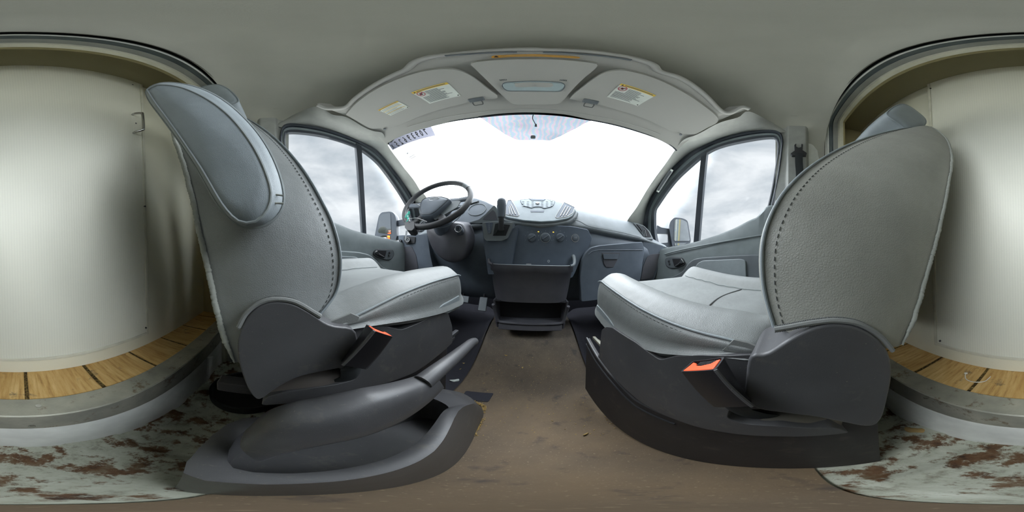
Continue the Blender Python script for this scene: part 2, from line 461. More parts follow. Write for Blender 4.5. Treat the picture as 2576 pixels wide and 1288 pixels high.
# --- cab floor: raised rubber tunnel between the seats, wells on both sides
def sst(a, b, x):
    t = max(0, min(1, (x-a)/(b-a))); return t*t*(3-2*t)
def floor_z(x, y):
    c = 1 - sst(.27, .36, abs(x))
    up = sst(.60, 1.12, y)*.20
    return ZF + c*up*1.0 + (1-c)*sst(.95, 1.3, y)*.25
def gridmesh(xs, ys, fn):
    v = [Vector(fn(x, y)) for y in ys for x in xs]; n = len(xs)
    f = [(j*n+i, j*n+i+1, (j+1)*n+i+1, (j+1)*n+i) for j in range(len(ys)-1) for i in range(n-1)]
    return v, f
def lin(a, b, n): return [a+(b-a)*i/(n-1) for i in range(n)]
g = gridmesh(lin(-.86, .86, 70), lin(-.03, 1.3, 70), lambda x, y: (x, y, floor_z(x, y)+.004*noise.noise(Vector((x*5, y*5, 0)))))
g2 = join(g, box((0, .635, ZF-.03), (1.72, 1.33, .02)))
S(mesh_obj('floor', g2, MAT['mat'], ang=80, base=(0, .6, ZF)), 'brown rubber cab floor mat with dirt running between the two seats', 'floor')
for s_, lb_ in ((-1, 'dark carpeted driver footwell floor beside the pedals'), (1, 'dark carpeted passenger footwell floor below the glove box')):
    gx = gridmesh(lin(.275*s_, .86*s_, 20), lin(.42, 1.29, 30), lambda x, y: (x, y, floor_z(x, y)+.007+.004*noise.noise(Vector((x*20, y*20, 0)))))
    S(mesh_obj('floor', gx, MAT['well'], ang=80), lb_, 'floor')
def rz(x, y): return (x, y, ZF-.004+.006*noise.noise(Vector((x*9, y*9, 3)))+(.012 if (abs((x+.62) % .2-.1) < .06 and y < -.06) else 0))
S(mesh_obj('floor', gridmesh(lin(-.95, .95, 160), lin(-.33, .02, 40), rz), MAT['rusty'], ang=80, base=(0, -.2, ZF)),
  'rusty painted metal floor strip behind the seats below the aluminium step', 'floor')

# --- cargo floor: planks along Y with filled joints
edges = [-1.10, -.975, -.78, -.585, -.392, -.197, -.003, .195, .385, .585, .78, .975, 1.10]
pl = []
for i, (a, b) in enumerate(zip(edges, edges[1:])):
    w = .006 if i % 3 else .004
    pl.append(box(((a+b)/2, -.455, ZC-.02), (b-a-w*2, .22, .036)))
wf = mesh_obj('floor', join(*pl), MAT['wood'], bevel=.002, base=(0, -.45, ZC-.04))
S(wf, 'worn yellow wooden plank floor of the cargo box behind the aluminium edge', 'floor')
mesh_obj('joint_filler', box((0, -.455, ZC-.022), (2.2, .22, .034)), MAT['filler'], wf)
# aluminium nosing (two legs of an angle)
YE, YW = -.291, -.361
al = join(box((0, (YE+YW)/2, ZC+.001), (2.0, YW-YE, .005)), box((0, YE, ZC-.037), (2.0, .005, .078)))
t1 = mesh_obj('trim_1', al, MAT['alu'], bevel=.0015)
S(t1, 'dull aluminium angle capping the front edge of the cargo floor', 'trim')
for (px, py, pl_) in ((97, 1021, 'z'), (2330, 1000, 'z')):
    p = UZ(px, py, ZC+.004)
    mesh_obj('screw', lathe(p, (0, 0, 1), [(0, .007), (.0012, .0066), (.0014, .0045), (.0008, .003), (.0008, 0)], 16), MAT['chrome'], t1)
for px in (80, 2300):
    p = UY(px, 1072, YE+.003)
    mesh_obj('screw', lathe(p, (0, 1, 0), [(0, .007), (.0012, .0066), (.0014, .0045), (.0008, .003), (.0008, 0)], 16), MAT['chrome'], t1)
rs = mesh_obj('wall_step', box((0, YE-.008, (ZC-.07+ZF)/2), (2.0, .014, ZC-.07-ZF+.02)), MAT['white'], bevel=.001)
S(rs, 'white painted riser below the aluminium floor edge', 'wall')
# curled sheet end of the riser lining
fl = [UY(px, py, YE+.012) for px, py in ((524, 900), (537, 897), (528, 935), (526, 948), (522, 942))]
mesh_obj('torn_flap', prism(fl, (0, -.004, 0)), MAT['white'], rs)

# --- partition
pw = mesh_obj('wall_rear', box((0, YB-.01, .39), (2.2, .02, 1.66)), MAT['partition'])
S(pw, 'smooth cream partition wall behind the cab with rust specks', 'wall')
XL = UY(366, 500, YB+.015).x; XR = UY(2345, 500, YB+.015).x
zb = UY(52, 908, YB+.015).z; ztp = UY(52, 166, YB+.015).z
dr = thing('door_3', ((XL+XR)/2, YB+.015, zb), 'large ribbed cream door panel on the partition behind the seats', 'door', kind='structure')
mesh_obj('ribbed_panel', box(((XL+XR)/2, YB+.0085, (zb+ztp+.04)/2), (XR-XL, .015, ztp+.04-zb)), MAT['frp'], dr, bevel=.002)
mesh_obj('edge_strip', box((XL+.006, YB+.019, (zb+ztp)/2), (.012, .004, ztp-zb)), MAT['cream'], dr, bevel=.001)
for xg_ in (XL-.0015, XR+.0015): mesh_obj('edge_shadow_gap', box((xg_, YB+.006, (zb+ztp)/2), (.003, .012, ztp-zb)), MAT['doordk'], dr)
mesh_obj('edge_strip', box((XR-.006, YB+.019, (zb+ztp)/2), (.012, .004, ztp-zb)), MAT['cream'], dr, bevel=.001)
mesh_obj('bottom_strip', box(((XL+XR)/2, YB+.019, zb+.008), (XR-XL-.02, .004, .012)), MAT['cream'], dr, bevel=.001)
# handle
yh = YB+.018
ha, hb = UY(333, 289, yh), UY(336, 335, yh)
p = [ha, ha+V(0, .012, 0), ha+V(-.014, .036, -.006), ha+V(-.016, .040, -.02), hb+V(-.016, .040, .02), hb+V(-.014, .036, .006), hb+V(0, .012, 0), hb]
mesh_obj('pull_handle', tube(resample(cr(p, 6), 40), .0062, 12), MAT['chrome'], dr)
for (px, py) in ((342, 310), (365, 519), (368, 825), (334, 213), (2340, 222), (2364, 858)):
    mesh_obj('rivet', lathe(UY(px, py, YB+.0165 if px < 345 else YB+.021), (0, 1, 0), [(-.004, .0042), (.001, .004), (.002, .002), (.0021, 0)], 12), MAT['black'], dr)

# cargo box shell between cab and partition
S(mesh_obj('ceiling', box((0, -.43, ztp+.02), (2.2, .27, .02)), MAT['boxceil']), 'olive painted cargo box ceiling above the partition door', 'ceiling')
S(mesh_obj('wall_left', box((-1.06, -.42, .39), (.02, .25, 1.66)), MAT['boxwall']), 'dim yellowish side wall of the cargo box beyond the driver seat', 'wall')
S(mesh_obj('wall_right', box((1.06, -.42, .39), (.02, .25, 1.66)), MAT['boxwall']), 'dim yellowish side wall of the cargo box beyond the passenger seat', 'wall')

# --- arch around the opening
def arch(y, xw, zt, r=.06, zb=ZF, n=8, sag=0.0):
    P = [V(-xw, y, zb), V(-xw, y, zt-r)]
    for k in range(1, n): a = math.pi/2*k/n; P.append(V(-xw+r-r*math.cos(a), y, zt-r+r*math.sin(a)))
    for x in lin(-xw+r, xw-r, 24): P.append(V(x, y, zt+sag*(1-(x/xw)**2)))
    for k in range(1, n): a = math.pi/2*(1-k/n); P.append(V(xw-r+r*math.cos(a), y, zt-r+r*math.sin(a)))
    P += [V(xw, y, zt-r), V(xw, y, zb)]
    return P
def arch_strip(name, rows, mat, label=None, parent=None):
    md = loft([arch(*r) for r in rows], closed=False)
    o = mesh_obj(name, md, mat, parent, ang=50, base=(0, rows[0][0], ZF) if parent is None else None)
    return o
a0 = arch_strip('trim_2', [(-.186, .818, .945, .07, -.69), (-.194, .838, .978, .07, -.69), (-.206, .838, .978, .07, -.69)], MAT['foam'])
S(a0, 'stepped metal and cream arch framing the opening between cab and cargo box', 'trim')
arch_strip('bright_flange', [(-.206, .836, .976, .07), (-.206, .824, .962, .07), (-.212, .822, .960, .07), (-.214, .836, .978, .07)], MAT['white'], parent=a0)
arch_strip('seal_channel', [(-.213, .836, .978, .07), (-.219, .85, .992, .07), (-.236, .85, .992, .06), (-.238, .83, .985, .05)], MAT['sealgap'], parent=a0)
arch_strip('grey_band', [(-.238, .83, .985, .05), (-.266, .835, .995, .04)], MAT['pillar'], parent=a0)
arch_strip('cream_lip', [(-.266, .835, .995, .04), (-.272, .818, .982, .03), (-.292, .818, .984, .02), (-.294, .84, 1.0, .02)], MAT['cream'], parent=a0)
# front bulkhead of the cargo box around the opening
fr = join(box((-.975, -.302, .28), (.27, .016, 1.95)), box((.975, -.302, .28), (.27, .016, 1.95)), box((0, -.302, 1.15), (2.2, .016, .30)))
S(mesh_obj('wall_front', fr, MAT['boxwall']), 'cargo box front wall around the cab opening', 'wall')

# --- headliner
def sec(y, n=48, xw=.845, z0=.60, zt=.985, p=3.4, drop=0):
    P = []
    for i in range(n+1):
        a = math.pi*i/n
        c, s = math.cos(a), math.sin(a)
        x = -xw*math.copysign(abs(c)**(2/p), c); z = z0+(zt-z0)*abs(s)**(2/p)
        if y > -.03 and z < .832: x, z = math.copysign(.80, x), .832
        P.append(V(x, y, z-drop))
    return P
rows = []
for y in lin(-.192, .66, 24):
    t = sst(-.192, -.10, y)
    rows.append(sec(y, zt=.962+.03*t-.02*sst(.2, .66, y), xw=.832+.01*t))
hl = mesh_obj('ceiling', loft(rows, closed=False), MAT['headliner'], ang=80)
S(hl, 'grey fabric headliner over both cab seats', 'ceiling')
for px, py in ((698, 273), (1998, 290)):
    c = hit(px, py, lambda p: (abs(p.x)/.842)**3.4+(max(0, p.z-.6)/.392)**3.4-1)
    nn = -c.normalized()*1; 
    xd = V(0, 1, 0); yd = V(math.copysign(.6, -c.x), 0, .8).normalized()
    P = rounded([c-xd*.017-yd*.004, c+xd*.017-yd*.004, c+xd*.017+yd*.004, c-xd*.017+yd*.004], .003)
    mesh_obj('clip_cover', prism([q-xd.cross(yd)*.002*math.copysign(1, c.x) for q in P], xd.cross(yd)*.004*math.copysign(1, c.x)), MAT['headliner'], hl, bevel=.0008)

# --- surfaces used by the front of the cab
def g_ws(p): return p.y-(1.30-1.32*(p.z-.17)-.33*p.x*p.x)
def W(px, py): return hit(px, py, g_ws, .3, 3)
def g_sh(p): return p.z-(.9625-.4375*p.y-.2*p.x*p.x)
def SH(px, py, off=0): return hit(px, py, lambda p: g_sh(p)+off, .2, 2)
def g_dr(p): return abs(p.x)-(.845-.1*p.z)
def DR(px, py, off=0): return hit(px, py, lambda p: g_dr(p)+off, .3, 2.5)

WL = [(1076, 508), (1074, 497), (1059, 480), (1045, 457), (1024, 430), (1016, 420), (985, 378), (975, 366)]
WT = [(975, 366), (974, 358), (991, 348), (1025, 334), (1081, 318), (1120, 309), (1200, 297), (1270, 290), (1340, 288), (1420, 293), (1486, 304), (1591, 328), (1661, 352), (1691, 370), (1701, 380)]
WR = [(1701, 380), (1671, 414), (1629, 473), (1600, 522), (1576, 556)]
wl, wt, wr = ([W(*p) for p in q] for q in (WL, WT, WR))
LIP = [(800, 264), (823, 273), (868, 270), (893, 249), (940, 216), (998, 186), (1024, 174), (1044, 156), (1080, 144), (1173, 133), (1266, 126), (1340, 124), (1381, 126), (1486, 131), (1591, 147), (1642, 163), (1659, 180), (1708, 195), (1766, 233), (1810, 276), (1836, 284), (1866, 270), (1884, 274)]
lip = [SH(*p, .0) for p in LIP]
NL = 120
lp = resample(cr(lip, 6), NL); wp = resample(cr(wt, 6), NL)
rows = []
for k in range(13):
    t = k/12; row = []
    for a, b in zip(lp, wp):
        p = a.lerp(b, t); z = .9625-.4375*p.y-.2*p.x*p.x
        # shallow dish behind the lip, roll at the windscreen header
        p.z = z + .012*math.sin(math.pi*min(1, t*1.0))**.8*(1 if t > 0 else 0)
        if k == 0: p.z = z
        row.append(p)
    rows.append(row)
up = [[p+V(0, -.004, .010) for p in lp], [p+V(0, .004, .022) for p in lp], [p+V(0, .05, .03) for p in lp]]
sh = mesh_obj('trim_3', loft(list(reversed(up))+rows, closed=False), MAT['visor'], ang=60, base=(0, .4, .7))
S(sh, 'grey moulded overhead shelf above the windscreen holding both sun visors', 'trim')
mesh_obj('shelf_lip', tube(lp, .011, 10), MAT['visor'], sh)
for seg in ([(1120, 137), (1173, 133), (1240, 129), (1300, 128)], [(1366, 128), (1440, 131), (1520, 138), (1588, 148)]):
    P = resample(cr([SH(x, y+3.5, .012) for x, y in seg], 6), 24)
    mesh_obj('storage_slot', tube(P, .0045, 8), MAT['doordk'], sh)
# header roll along windscreen
P = resample(cr([SH(x, y-14, .004-.008*(i in (0, 9))) for i, (x, y) in enumerate(WT[3:13])], 6), 60)
mesh_obj('header_crease', tube(P, .0022, 8), MAT['visor'], sh)
P = resample(cr([W(x, y) + V(0, -.003, .002) for x, y in WT[1:]], 6), 80)
mesh_obj('windscreen_edge_seal', tube(P, .004, 8), MAT['seal'], sh)

# --- strip from door seal to headliner / pillar (one each side)
DL = [(712, 420), (706, 380), (704, 344), (710, 321), (724, 312), (752, 313), (808, 323), (864, 341), (905, 358), (947, 380), (989, 428), (1017, 467), (1037, 498), (1050, 530), (1054, 575)]
DRp = [(1962, 430), (1968, 380), (1970, 350), (1961, 334), (1939, 328), (1890, 331), (1824, 346), (1776, 365), (1736, 385), (1694, 421), (1662, 460), (1635, 502), (1622, 545), (1618, 600)]
dl = [DR(*p) for p in DL]; drr = [DR(*p) for p in DRp]
def side(name, dcur, s, ears, wedge, label):
    D = resample(cr(dcur[3:], 6), 90)
    G0 = [V(s*.835, -.03, .80), V(s*.80, .03, .832), V(s*.72, .10, .845)] + [SH(*p, .004) for p in ears] + [p+V(0, -.006, 0) for p in wedge]
    G = resample(cr(G0, 6), 90)
    rows = []
    for t in (0, .06, .15, .3, .5, .7, .85, 1):
        row = []
        for a, b in zip(D, G):
            p = a.lerp(b, t)
            bul = math.sin(math.pi*t)*.022
            p = p + V(-s*bul, -bul*.4, -bul*.3)
            if t == 0: p = p + V(s*.02, 0, 0)
            row.append(p)
        rows.append(row)
    o = mesh_obj(name, loft(rows, closed=False), MAT['pillar'], ang=70, base=(s*.8, .5, .3))
    S(o, label, 'wall')
    return o
earsL = [(800, 268), (835, 288), (870, 294), (912, 318), (940, 330), (962, 334)]
earsR = [(1882, 280), (1858, 295), (1812, 308), (1770, 330), (1748, 341), (1722, 350)]
pL = side('wall_left', dl, -1, earsL, [W(974, 356)]+list(reversed(wl[1:-1]))+[W(1090, 540), W(1100, 580)], 'grey trim sweeping from driver door frame down the windscreen pillar')
pR = side('wall_right', drr, 1, earsR, [W(1700, 372)]+wr[1:]+[W(1556, 600)], 'grey trim sweeping from passenger door frame down the windscreen pillar')
# rear part of the windscreen pillar: grab handle mount with two white clips (passenger side)
for a, b in (((1663, 432), (1632, 484)),):
    pa, pb = W(*a)+V(.03, -.05, -.0), W(*b)+V(.03, -.05, -.0)
    g_ = mesh_obj('grab_mount_slot', tube([pa, pa.lerp(pb, .5), pb], [.011, .012, .011], 10), MAT['doordk'], pR)
    for q in (pa, pb):
        mesh_obj('white_clip', tube([q+(pb-pa)*-.03+V(-.004, -.008, 0), q+(pb-pa)*.03+V(-.004, -.008, 0)], .008, 8), MAT['paper'], pR)
    mesh_obj('white_edge', tube([pa+V(-.004, -.012, 0), pb+V(-.004, -.012, 0)], .002, 6), MAT['paper'], pR)

# --- B pillars and body side behind the doors
def bpillar(s, px0, px1, ytop, label):
    y0 = DR(px0, 330).y; y1 = DR(px1, 330).y
    prof = [V(s*.80, y0+.05, 0), V(s*.785, y0, 0), V(s*.765, y0-.012, 0), V(s*.765, y1+.012, 0), V(s*.785, y1, 0), V(s*.84, y1-.01, 0)]
    zt = .815
    def row(z, tilt): return [V(p.x+s*(-.02*max(0, z-.3)), p.y+tilt, z) for p in prof]
    rows = [row(zt, 0), row(.6, 0), row(.3, 0), row(.1, .0), row(-.3, .0), row(-.69, 0)]
    o = mesh_obj('wall_left' if s < 0 else 'wall_right', loft(rows, closed=False), MAT['pillar'], ang=30, base=(s*.8, y1, -.69), bevel=.006)
    tag(o, label, 'wall', kind='structure')
    # body panel behind the pillar
    b = [V(s*.835, y1+.0, 0), V(s*.835, -.21, 0)]
    mesh_obj('body_side_panel', loft([[V(q.x, q.y, z) for q in b] for z in (.93, .5, .1, -.69)], closed=False), MAT['white'], o)
    # panel under/before the pillar hidden behind the seat
    return o, y0, y1
bL, yl0, yl1 = bpillar(-1, 700, 648, 300, 'pale driver side pillar trim behind the door window')
bR, yr0, yr1 = bpillar(1, 1976, 2033, 315, 'pale passenger side pillar trim holding the seat belt guide')

# --- door panels
def ylin(a, b): return a
def doorpanel(s, name, belt_px, label):
    belt = [DR(*p, .012) for p in belt_px]
    Y0 = (yl0 if s < 0 else yr0)-.01
    rows = []
    B = resample(belt, 50)
    def X(p, dx): return V(s*(abs(p.x)-dx), p.y, p.z)
    lowz = -.69
    rows.append([V(s*.86, p.y, p.z-.004) for p in B])
    rows.append([X(p, -.01)+V(0, 0, .002) for p in B])
    rows.append([X(p, .012)+V(0, 0, .002) for p in B])
    rows.append([X(p, .020)+V(0, 0, -.012) for p in B])
    for t in (.08, .16, .3, .5, .7, 1):
        rows.append([V(s*.795-s*.0, p.y, (p.z-.012)*(1-t)+lowz*t) for p in B])
    o = mesh_obj(name, loft(rows, closed=False), MAT['door'], ang=45, base=(s*.8, .5, lowz))
    S(o, label, 'door')
    return o
beltR = [(1990, 505), (1962, 517), (1948, 519), (1932, 520), (1920, 532), (1905, 549), (1886, 557), (1850, 576), (1808, 593), (1756, 609), (1725, 616), (1690, 622), (1668, 627), (1655, 632)]
beltL = [(676, 480), (700, 500), (760, 530), (800, 545), (840, 562), (883, 580), (912, 588), (945, 595), (975, 602), (1002, 609), (1014, 613)]
dRt = doorpanel(1, 'door_2', beltR, 'grey passenger door panel with inner handle and recessed armrest')
dLt = doorpanel(-1, 'door_1', beltL, 'grey driver door panel with inner handle beside the steering wheel')
XD = .795
def onX(lst, x): return [UX(a, b, x) for a, b in lst]
# passenger door details
rid = onX([(1672, 640), (1700, 632), (1756, 620), (1830, 606), (1926, 590)], XD-.004)
mesh_obj('ridge', tube(resample(cr(rid, 6), 40), .004, 8), MAT['door'], dRt)
arm_out = [(1668, 702), (1700, 694), (1722, 682), (1736, 662), (1748, 652), (1766, 648), (1850, 642), (1910, 640), (1925, 645), (1925, 760), (1668, 760)]
mesh_obj('armrest_surround', prism(rounded(onX(arm_out, XD+.001), .02, 5), (-.022, 0, 0)), MAT['doordk'], dRt, bevel=.008)
arm_in = [(1738, 712), (1744, 684), (1756, 662), (1770, 655), (1865, 651), (1877, 655), (1880, 712)]
mesh_obj('armrest_pad', prism(rounded(onX(arm_in, XD-.020), .015, 5), (-.010, 0, 0)), MAT['vinyl'], dRt, bevel=.005)
arm_outL = [(1015, 690), (990, 684), (960, 672), (940, 652), (925, 640), (900, 634), (850, 630), (780, 628), (780, 760), (1015, 760)]
mesh_obj('armrest_surround', prism(rounded(onX(arm_outL, -XD-.001), .02, 5), (.022, 0, 0)), MAT['door'], dLt, bevel=.008)
arm_inL = [(925, 705), (918, 678), (908, 655), (895, 646), (850, 643), (790, 643), (790, 705)]
mesh_obj('armrest_pad', prism(rounded(onX(arm_inL, -XD+.020), .015, 5), (.010, 0, 0)), MAT['vinyl'], dLt, bevel=.005)
def handle(s, parent, outl, lever, tip, locks, inner):
    d = -s
    x0 = s*(XD-.002)
    O = rounded(onX(outl, x0), .02, 5)
    mesh_obj('handle_bezel', tube(O, .0035, 6, closed=True), MAT['black'], parent)
    mesh_obj('handle_recess', prism(O, (d*.004, 0, 0)), MAT['doordk'], parent, bevel=.002)
    mesh_obj('handle_cup', prism(rounded(onX(inner, s*(XD-.007)), .008), (d*.002, 0, 0)), MAT['dark'], parent)
    L_ = [UX(a, b, s*(XD-.016)) for a, b in lever]
    h = mesh_obj('handle_lever', tube(resample(cr(L_, 6), 24), [.005+.005*i/23 for i in range(24)], 10), MAT['black'], parent)
    T = [UX(a, b, s*(XD-.019)) for a, b in tip]
    mesh_obj('chrome_tip', prism(rounded(T, .006), (d*.008, 0, 0)), MAT['chrome'], h, bevel=.003)
    for a, b in locks:
        c = UX(a, b, s*(XD-.007)); mesh_obj('lock_button', prism(rounded([c+V(0, i*.006, j*.005) for i, j in ((-1, -1), (1, -1), (1, 1), (-1, 1))], .003), (d*.005, 0, 0)), MAT['black'], parent, bevel=.001)
        mesh_obj('lock_symbol', lathe(c+V(d*.005, 0, .001), (d, 0, 0), [(0, .0018), (.0006, .0018), (.0006, 0)], 8), MAT['mark'], parent)
handle(1, dRt, [(1673, 652), (1686, 647), (1716, 648), (1725, 664), (1708, 673), (1690, 675), (1677, 670)], [(1699, 670), (1708, 665), (1717, 658)], [(1711, 657), (1716, 651), (1722, 661), (1713, 664)], [(1682, 657), (1684, 664)], [(1691, 651), (1713, 651), (1722, 662), (1708, 671), (1697, 671)])
handle(-1, dLt, [(938, 638), (945, 627), (988, 629), (991, 640), (984, 652), (970, 654), (945, 645)], [(966, 647), (955, 642), (946, 636)], [(942, 635), (947, 630), (953, 639), (948, 642)], [(980, 635), (979, 643)], [(946, 630), (972, 631), (967, 650), (942, 640)])

# --- door window glazing: seals, divider, glass
ER = [(1921, 560), (1930, 518), (1942, 463), (1954, 385), (1953, 352), (1939, 345), (1873, 354), (1808, 370), (1773, 388), (1733, 421), (1694, 460), (1655, 515), (1647, 530), (1646, 561), (1650, 600), (1665, 640)]
EL = [(770, 600), (747, 518), (735, 463), (722, 381), (719, 345), (726, 333), (780, 336), (836, 347), (897, 368), (910, 376), (947, 405), (975, 439), (1023, 513), (1033, 540), (1040, 575), (1036, 630)]
def glazing(s, E_, D_, name, div, label):
    E3 = resample(cr([DR(*p) for p in E_], 5), 120); D3 = resample(cr([DR(*p) for p in D_], 5), 120)
    def row(t, dx): return [a.lerp(b, t)+V(s*dx, 0, 0) for a, b in zip(D3, E3)]
    root = thing(name, E3[0], label, 'window', kind='structure')
    mesh_obj('outer_seal', loft([row(-.04, .03), row(0, -.006), row(.12, -.013), row(.3, -.010), row(.34, .008)], closed=False), MAT['seal'], root, ang=60)
    mesh_obj('frame_flange', loft([row(.33, .008), row(.38, .002), row(.62, .004), row(.66, .012)], closed=False), MAT['sealgap'], root, ang=60)
    mesh_obj('inner_seal', loft([row(.64, .012), row(.7, -.001), row(.95, .003), row(1.0, .022)], closed=False), MAT['seal'], root, ang=60)
    # pane
    Pn = [p+V(s*.018, 0, 0) for p in E3]
    n = len(Pn); c = sum(Pn, Vector())/n
    mesh_obj('pane', (Pn+[c], [(i, (i+1) % n, n) for i in range(n)]), MAT['glass'], root, ang=80)
    (t0, b0), (t1, b1) = div
    q = [DR(*t0), DR(*t1), DR(*b1), DR(*b0)]
    mesh_obj('divider_bar', prism([a+V(-s*.004, 0, 0) for a in q], (s*.026, 0, 0)), MAT['seal'], root, bevel=.003)
    return root
DL2 = [(748, 620), (732, 540), (720, 470)]+DL
DR2 = [(1935, 570), (1944, 520), (1953, 480)]+DRp+[(1622, 650)]
w2 = glazing(-1, EL, DL2+[(1056, 640)], 'window_2', (((895, 360), (912, 598)), ((909, 368), (922, 600))), 'driver door window with black divider bar and grey clouds outside')
w3 = glazing(1, ER, DR2, 'window_3', (((1765, 387), (1744, 622)), ((1779, 378), (1757, 622))), 'passenger door window with black divider bar, clouds and mirror beyond')

# --- windscreen
ws = thing('window_1', (0, 1.2, .17), 'wide windscreen full of white sky above the dashboard', 'window', kind='structure')
xs = lin(-.82, .82, 30); zs = lin(.05, .80, 16)
md = gridmesh(xs, zs, lambda x, z: (x, 1.30-1.32*(z-.17)-.33*x*x+.004, z))
mesh_obj('pane', md, MAT['glass'], ws, ang=80)
patch = [(1203, 293), (1240, 318), (1270, 338), (1296, 351), (1310, 353), (1384, 354), (1410, 343), (1450, 323), (1470, 311), (1489, 303)]
P = [W(*p)+V(0, -.002, -.002) for p in patch+[(1420, 288), (1340, 283), (1270, 285)]]
mesh_obj('tinted_patch', (P, [tuple(range(len(P)))]), MAT['patch'], ws)
mc = W(1341, 345)
nw = V(0, -1, -.757).normalized()
xd = V(1, 0, 0); yd = V(0, -.8, .6)
mesh_obj('mirror_button', prism(rounded([mc+xd*a+yd*b+nw*.003 for a, b in ((-.011, -.010), (.011, -.010), (.010, .010), (-.010, .010))], .006), nw*.006), MAT['dashtop'], ws, bevel=.002)
cb = [SH(1342, 288, .012), SH(1341, 290, .03), W(1340, 300)+nw*.02, W(1344, 308)+nw*.018, W(1349, 318)+nw*.02]
mesh_obj('loose_wire', tube(resample(cr(cb, 6), 30), .0017, 6), MAT['black'], ws)
mesh_obj('wire_plug', tube([W(1348, 313)+nw*.02, W(1348, 320)+nw*.02], [.003, .005], 8), MAT['black'], ws)

# roof skin outside, keeps daylight out of the ceiling void
def skin_side(dc, s):
    D = [p for p in resample(dc[3:], 60) if p.y < .66]
    return loft([[p+V(s*.015, 0, 0) for p in D], [p+V(s*.065, 0, .10) for p in D], [V(s*.86, p.y, 1.02) for p in D]], closed=False)
wt_ = resample(cr(wt, 4), 40)
sk = join(skin_side(dl, -1), skin_side(drr, 1),
          loft([[V(-.86, -.31, 1.02), V(.86, -.31, 1.02)], [V(-.86, .56, 1.02), V(.86, .56, 1.02)]], closed=False),
          loft([[V(s_*.86, -.31, .70), V(s_*.86, -.31, 1.02)] for s_ in (-1,)]+[[V(-.86, -.0, .80), V(-.86, -.0, 1.02)]], closed=False),
          loft([[V(.86, -.31, .70), V(.86, -.31, 1.02)], [V(.86, .0, .80), V(.86, .0, 1.02)]], closed=False),
          loft([[p+V(0, .008, .010) for p in wt_], [V(p.x*1.12, p.y+.0, p.z+.06) for p in wt_], [V(p.x*1.32, .56, 1.02) for p in wt_]], closed=False))
S(mesh_obj('roof', sk, MAT['white'], base=(0, .1, 1.0)), 'white outer roof skin of the cab', 'roof')
# firewall and lower body
fw = join(box((0, 1.33, -.30), (1.8, .02, .82)), box((-.87, .5, -.32), (.02, 1.64, .80)), box((.87, .5, -.32), (.02, 1.64, .80)), box((0, .5, ZF-.055), (1.8, 1.7, .02)))
S(mesh_obj('wall_front', fw, MAT['well']), 'dark carpeted footwell and firewall under the dashboard', 'wall')
# ================================================================== SEATS
def smooth_rows(rows, n): # rows: list of equal-length rings -> catmull along the loft direction
    m = len(rows[0]); cols = [cr([r[k] for r in rows], n) for k in range(m)]
    return [[c[i] for c in cols] for i in range(len(cols[0]))]
def stitches(P, s_in, mat, parent, step=.0085, ln=.0045, r=.0006, name='stitching'):
    D = resample(P, max(8, int(sum((b-a).length for a, b in zip(P, P[1:]))/step*1)+1)); ms = []
    for a, b in zip(D, D[1:]):
        d = (b-a).normalized()*ln; ms.append(tube([a+s_in, a+d+s_in], r, 5))
    return mesh_obj(name, join(*ms), mat, parent, ang=80)

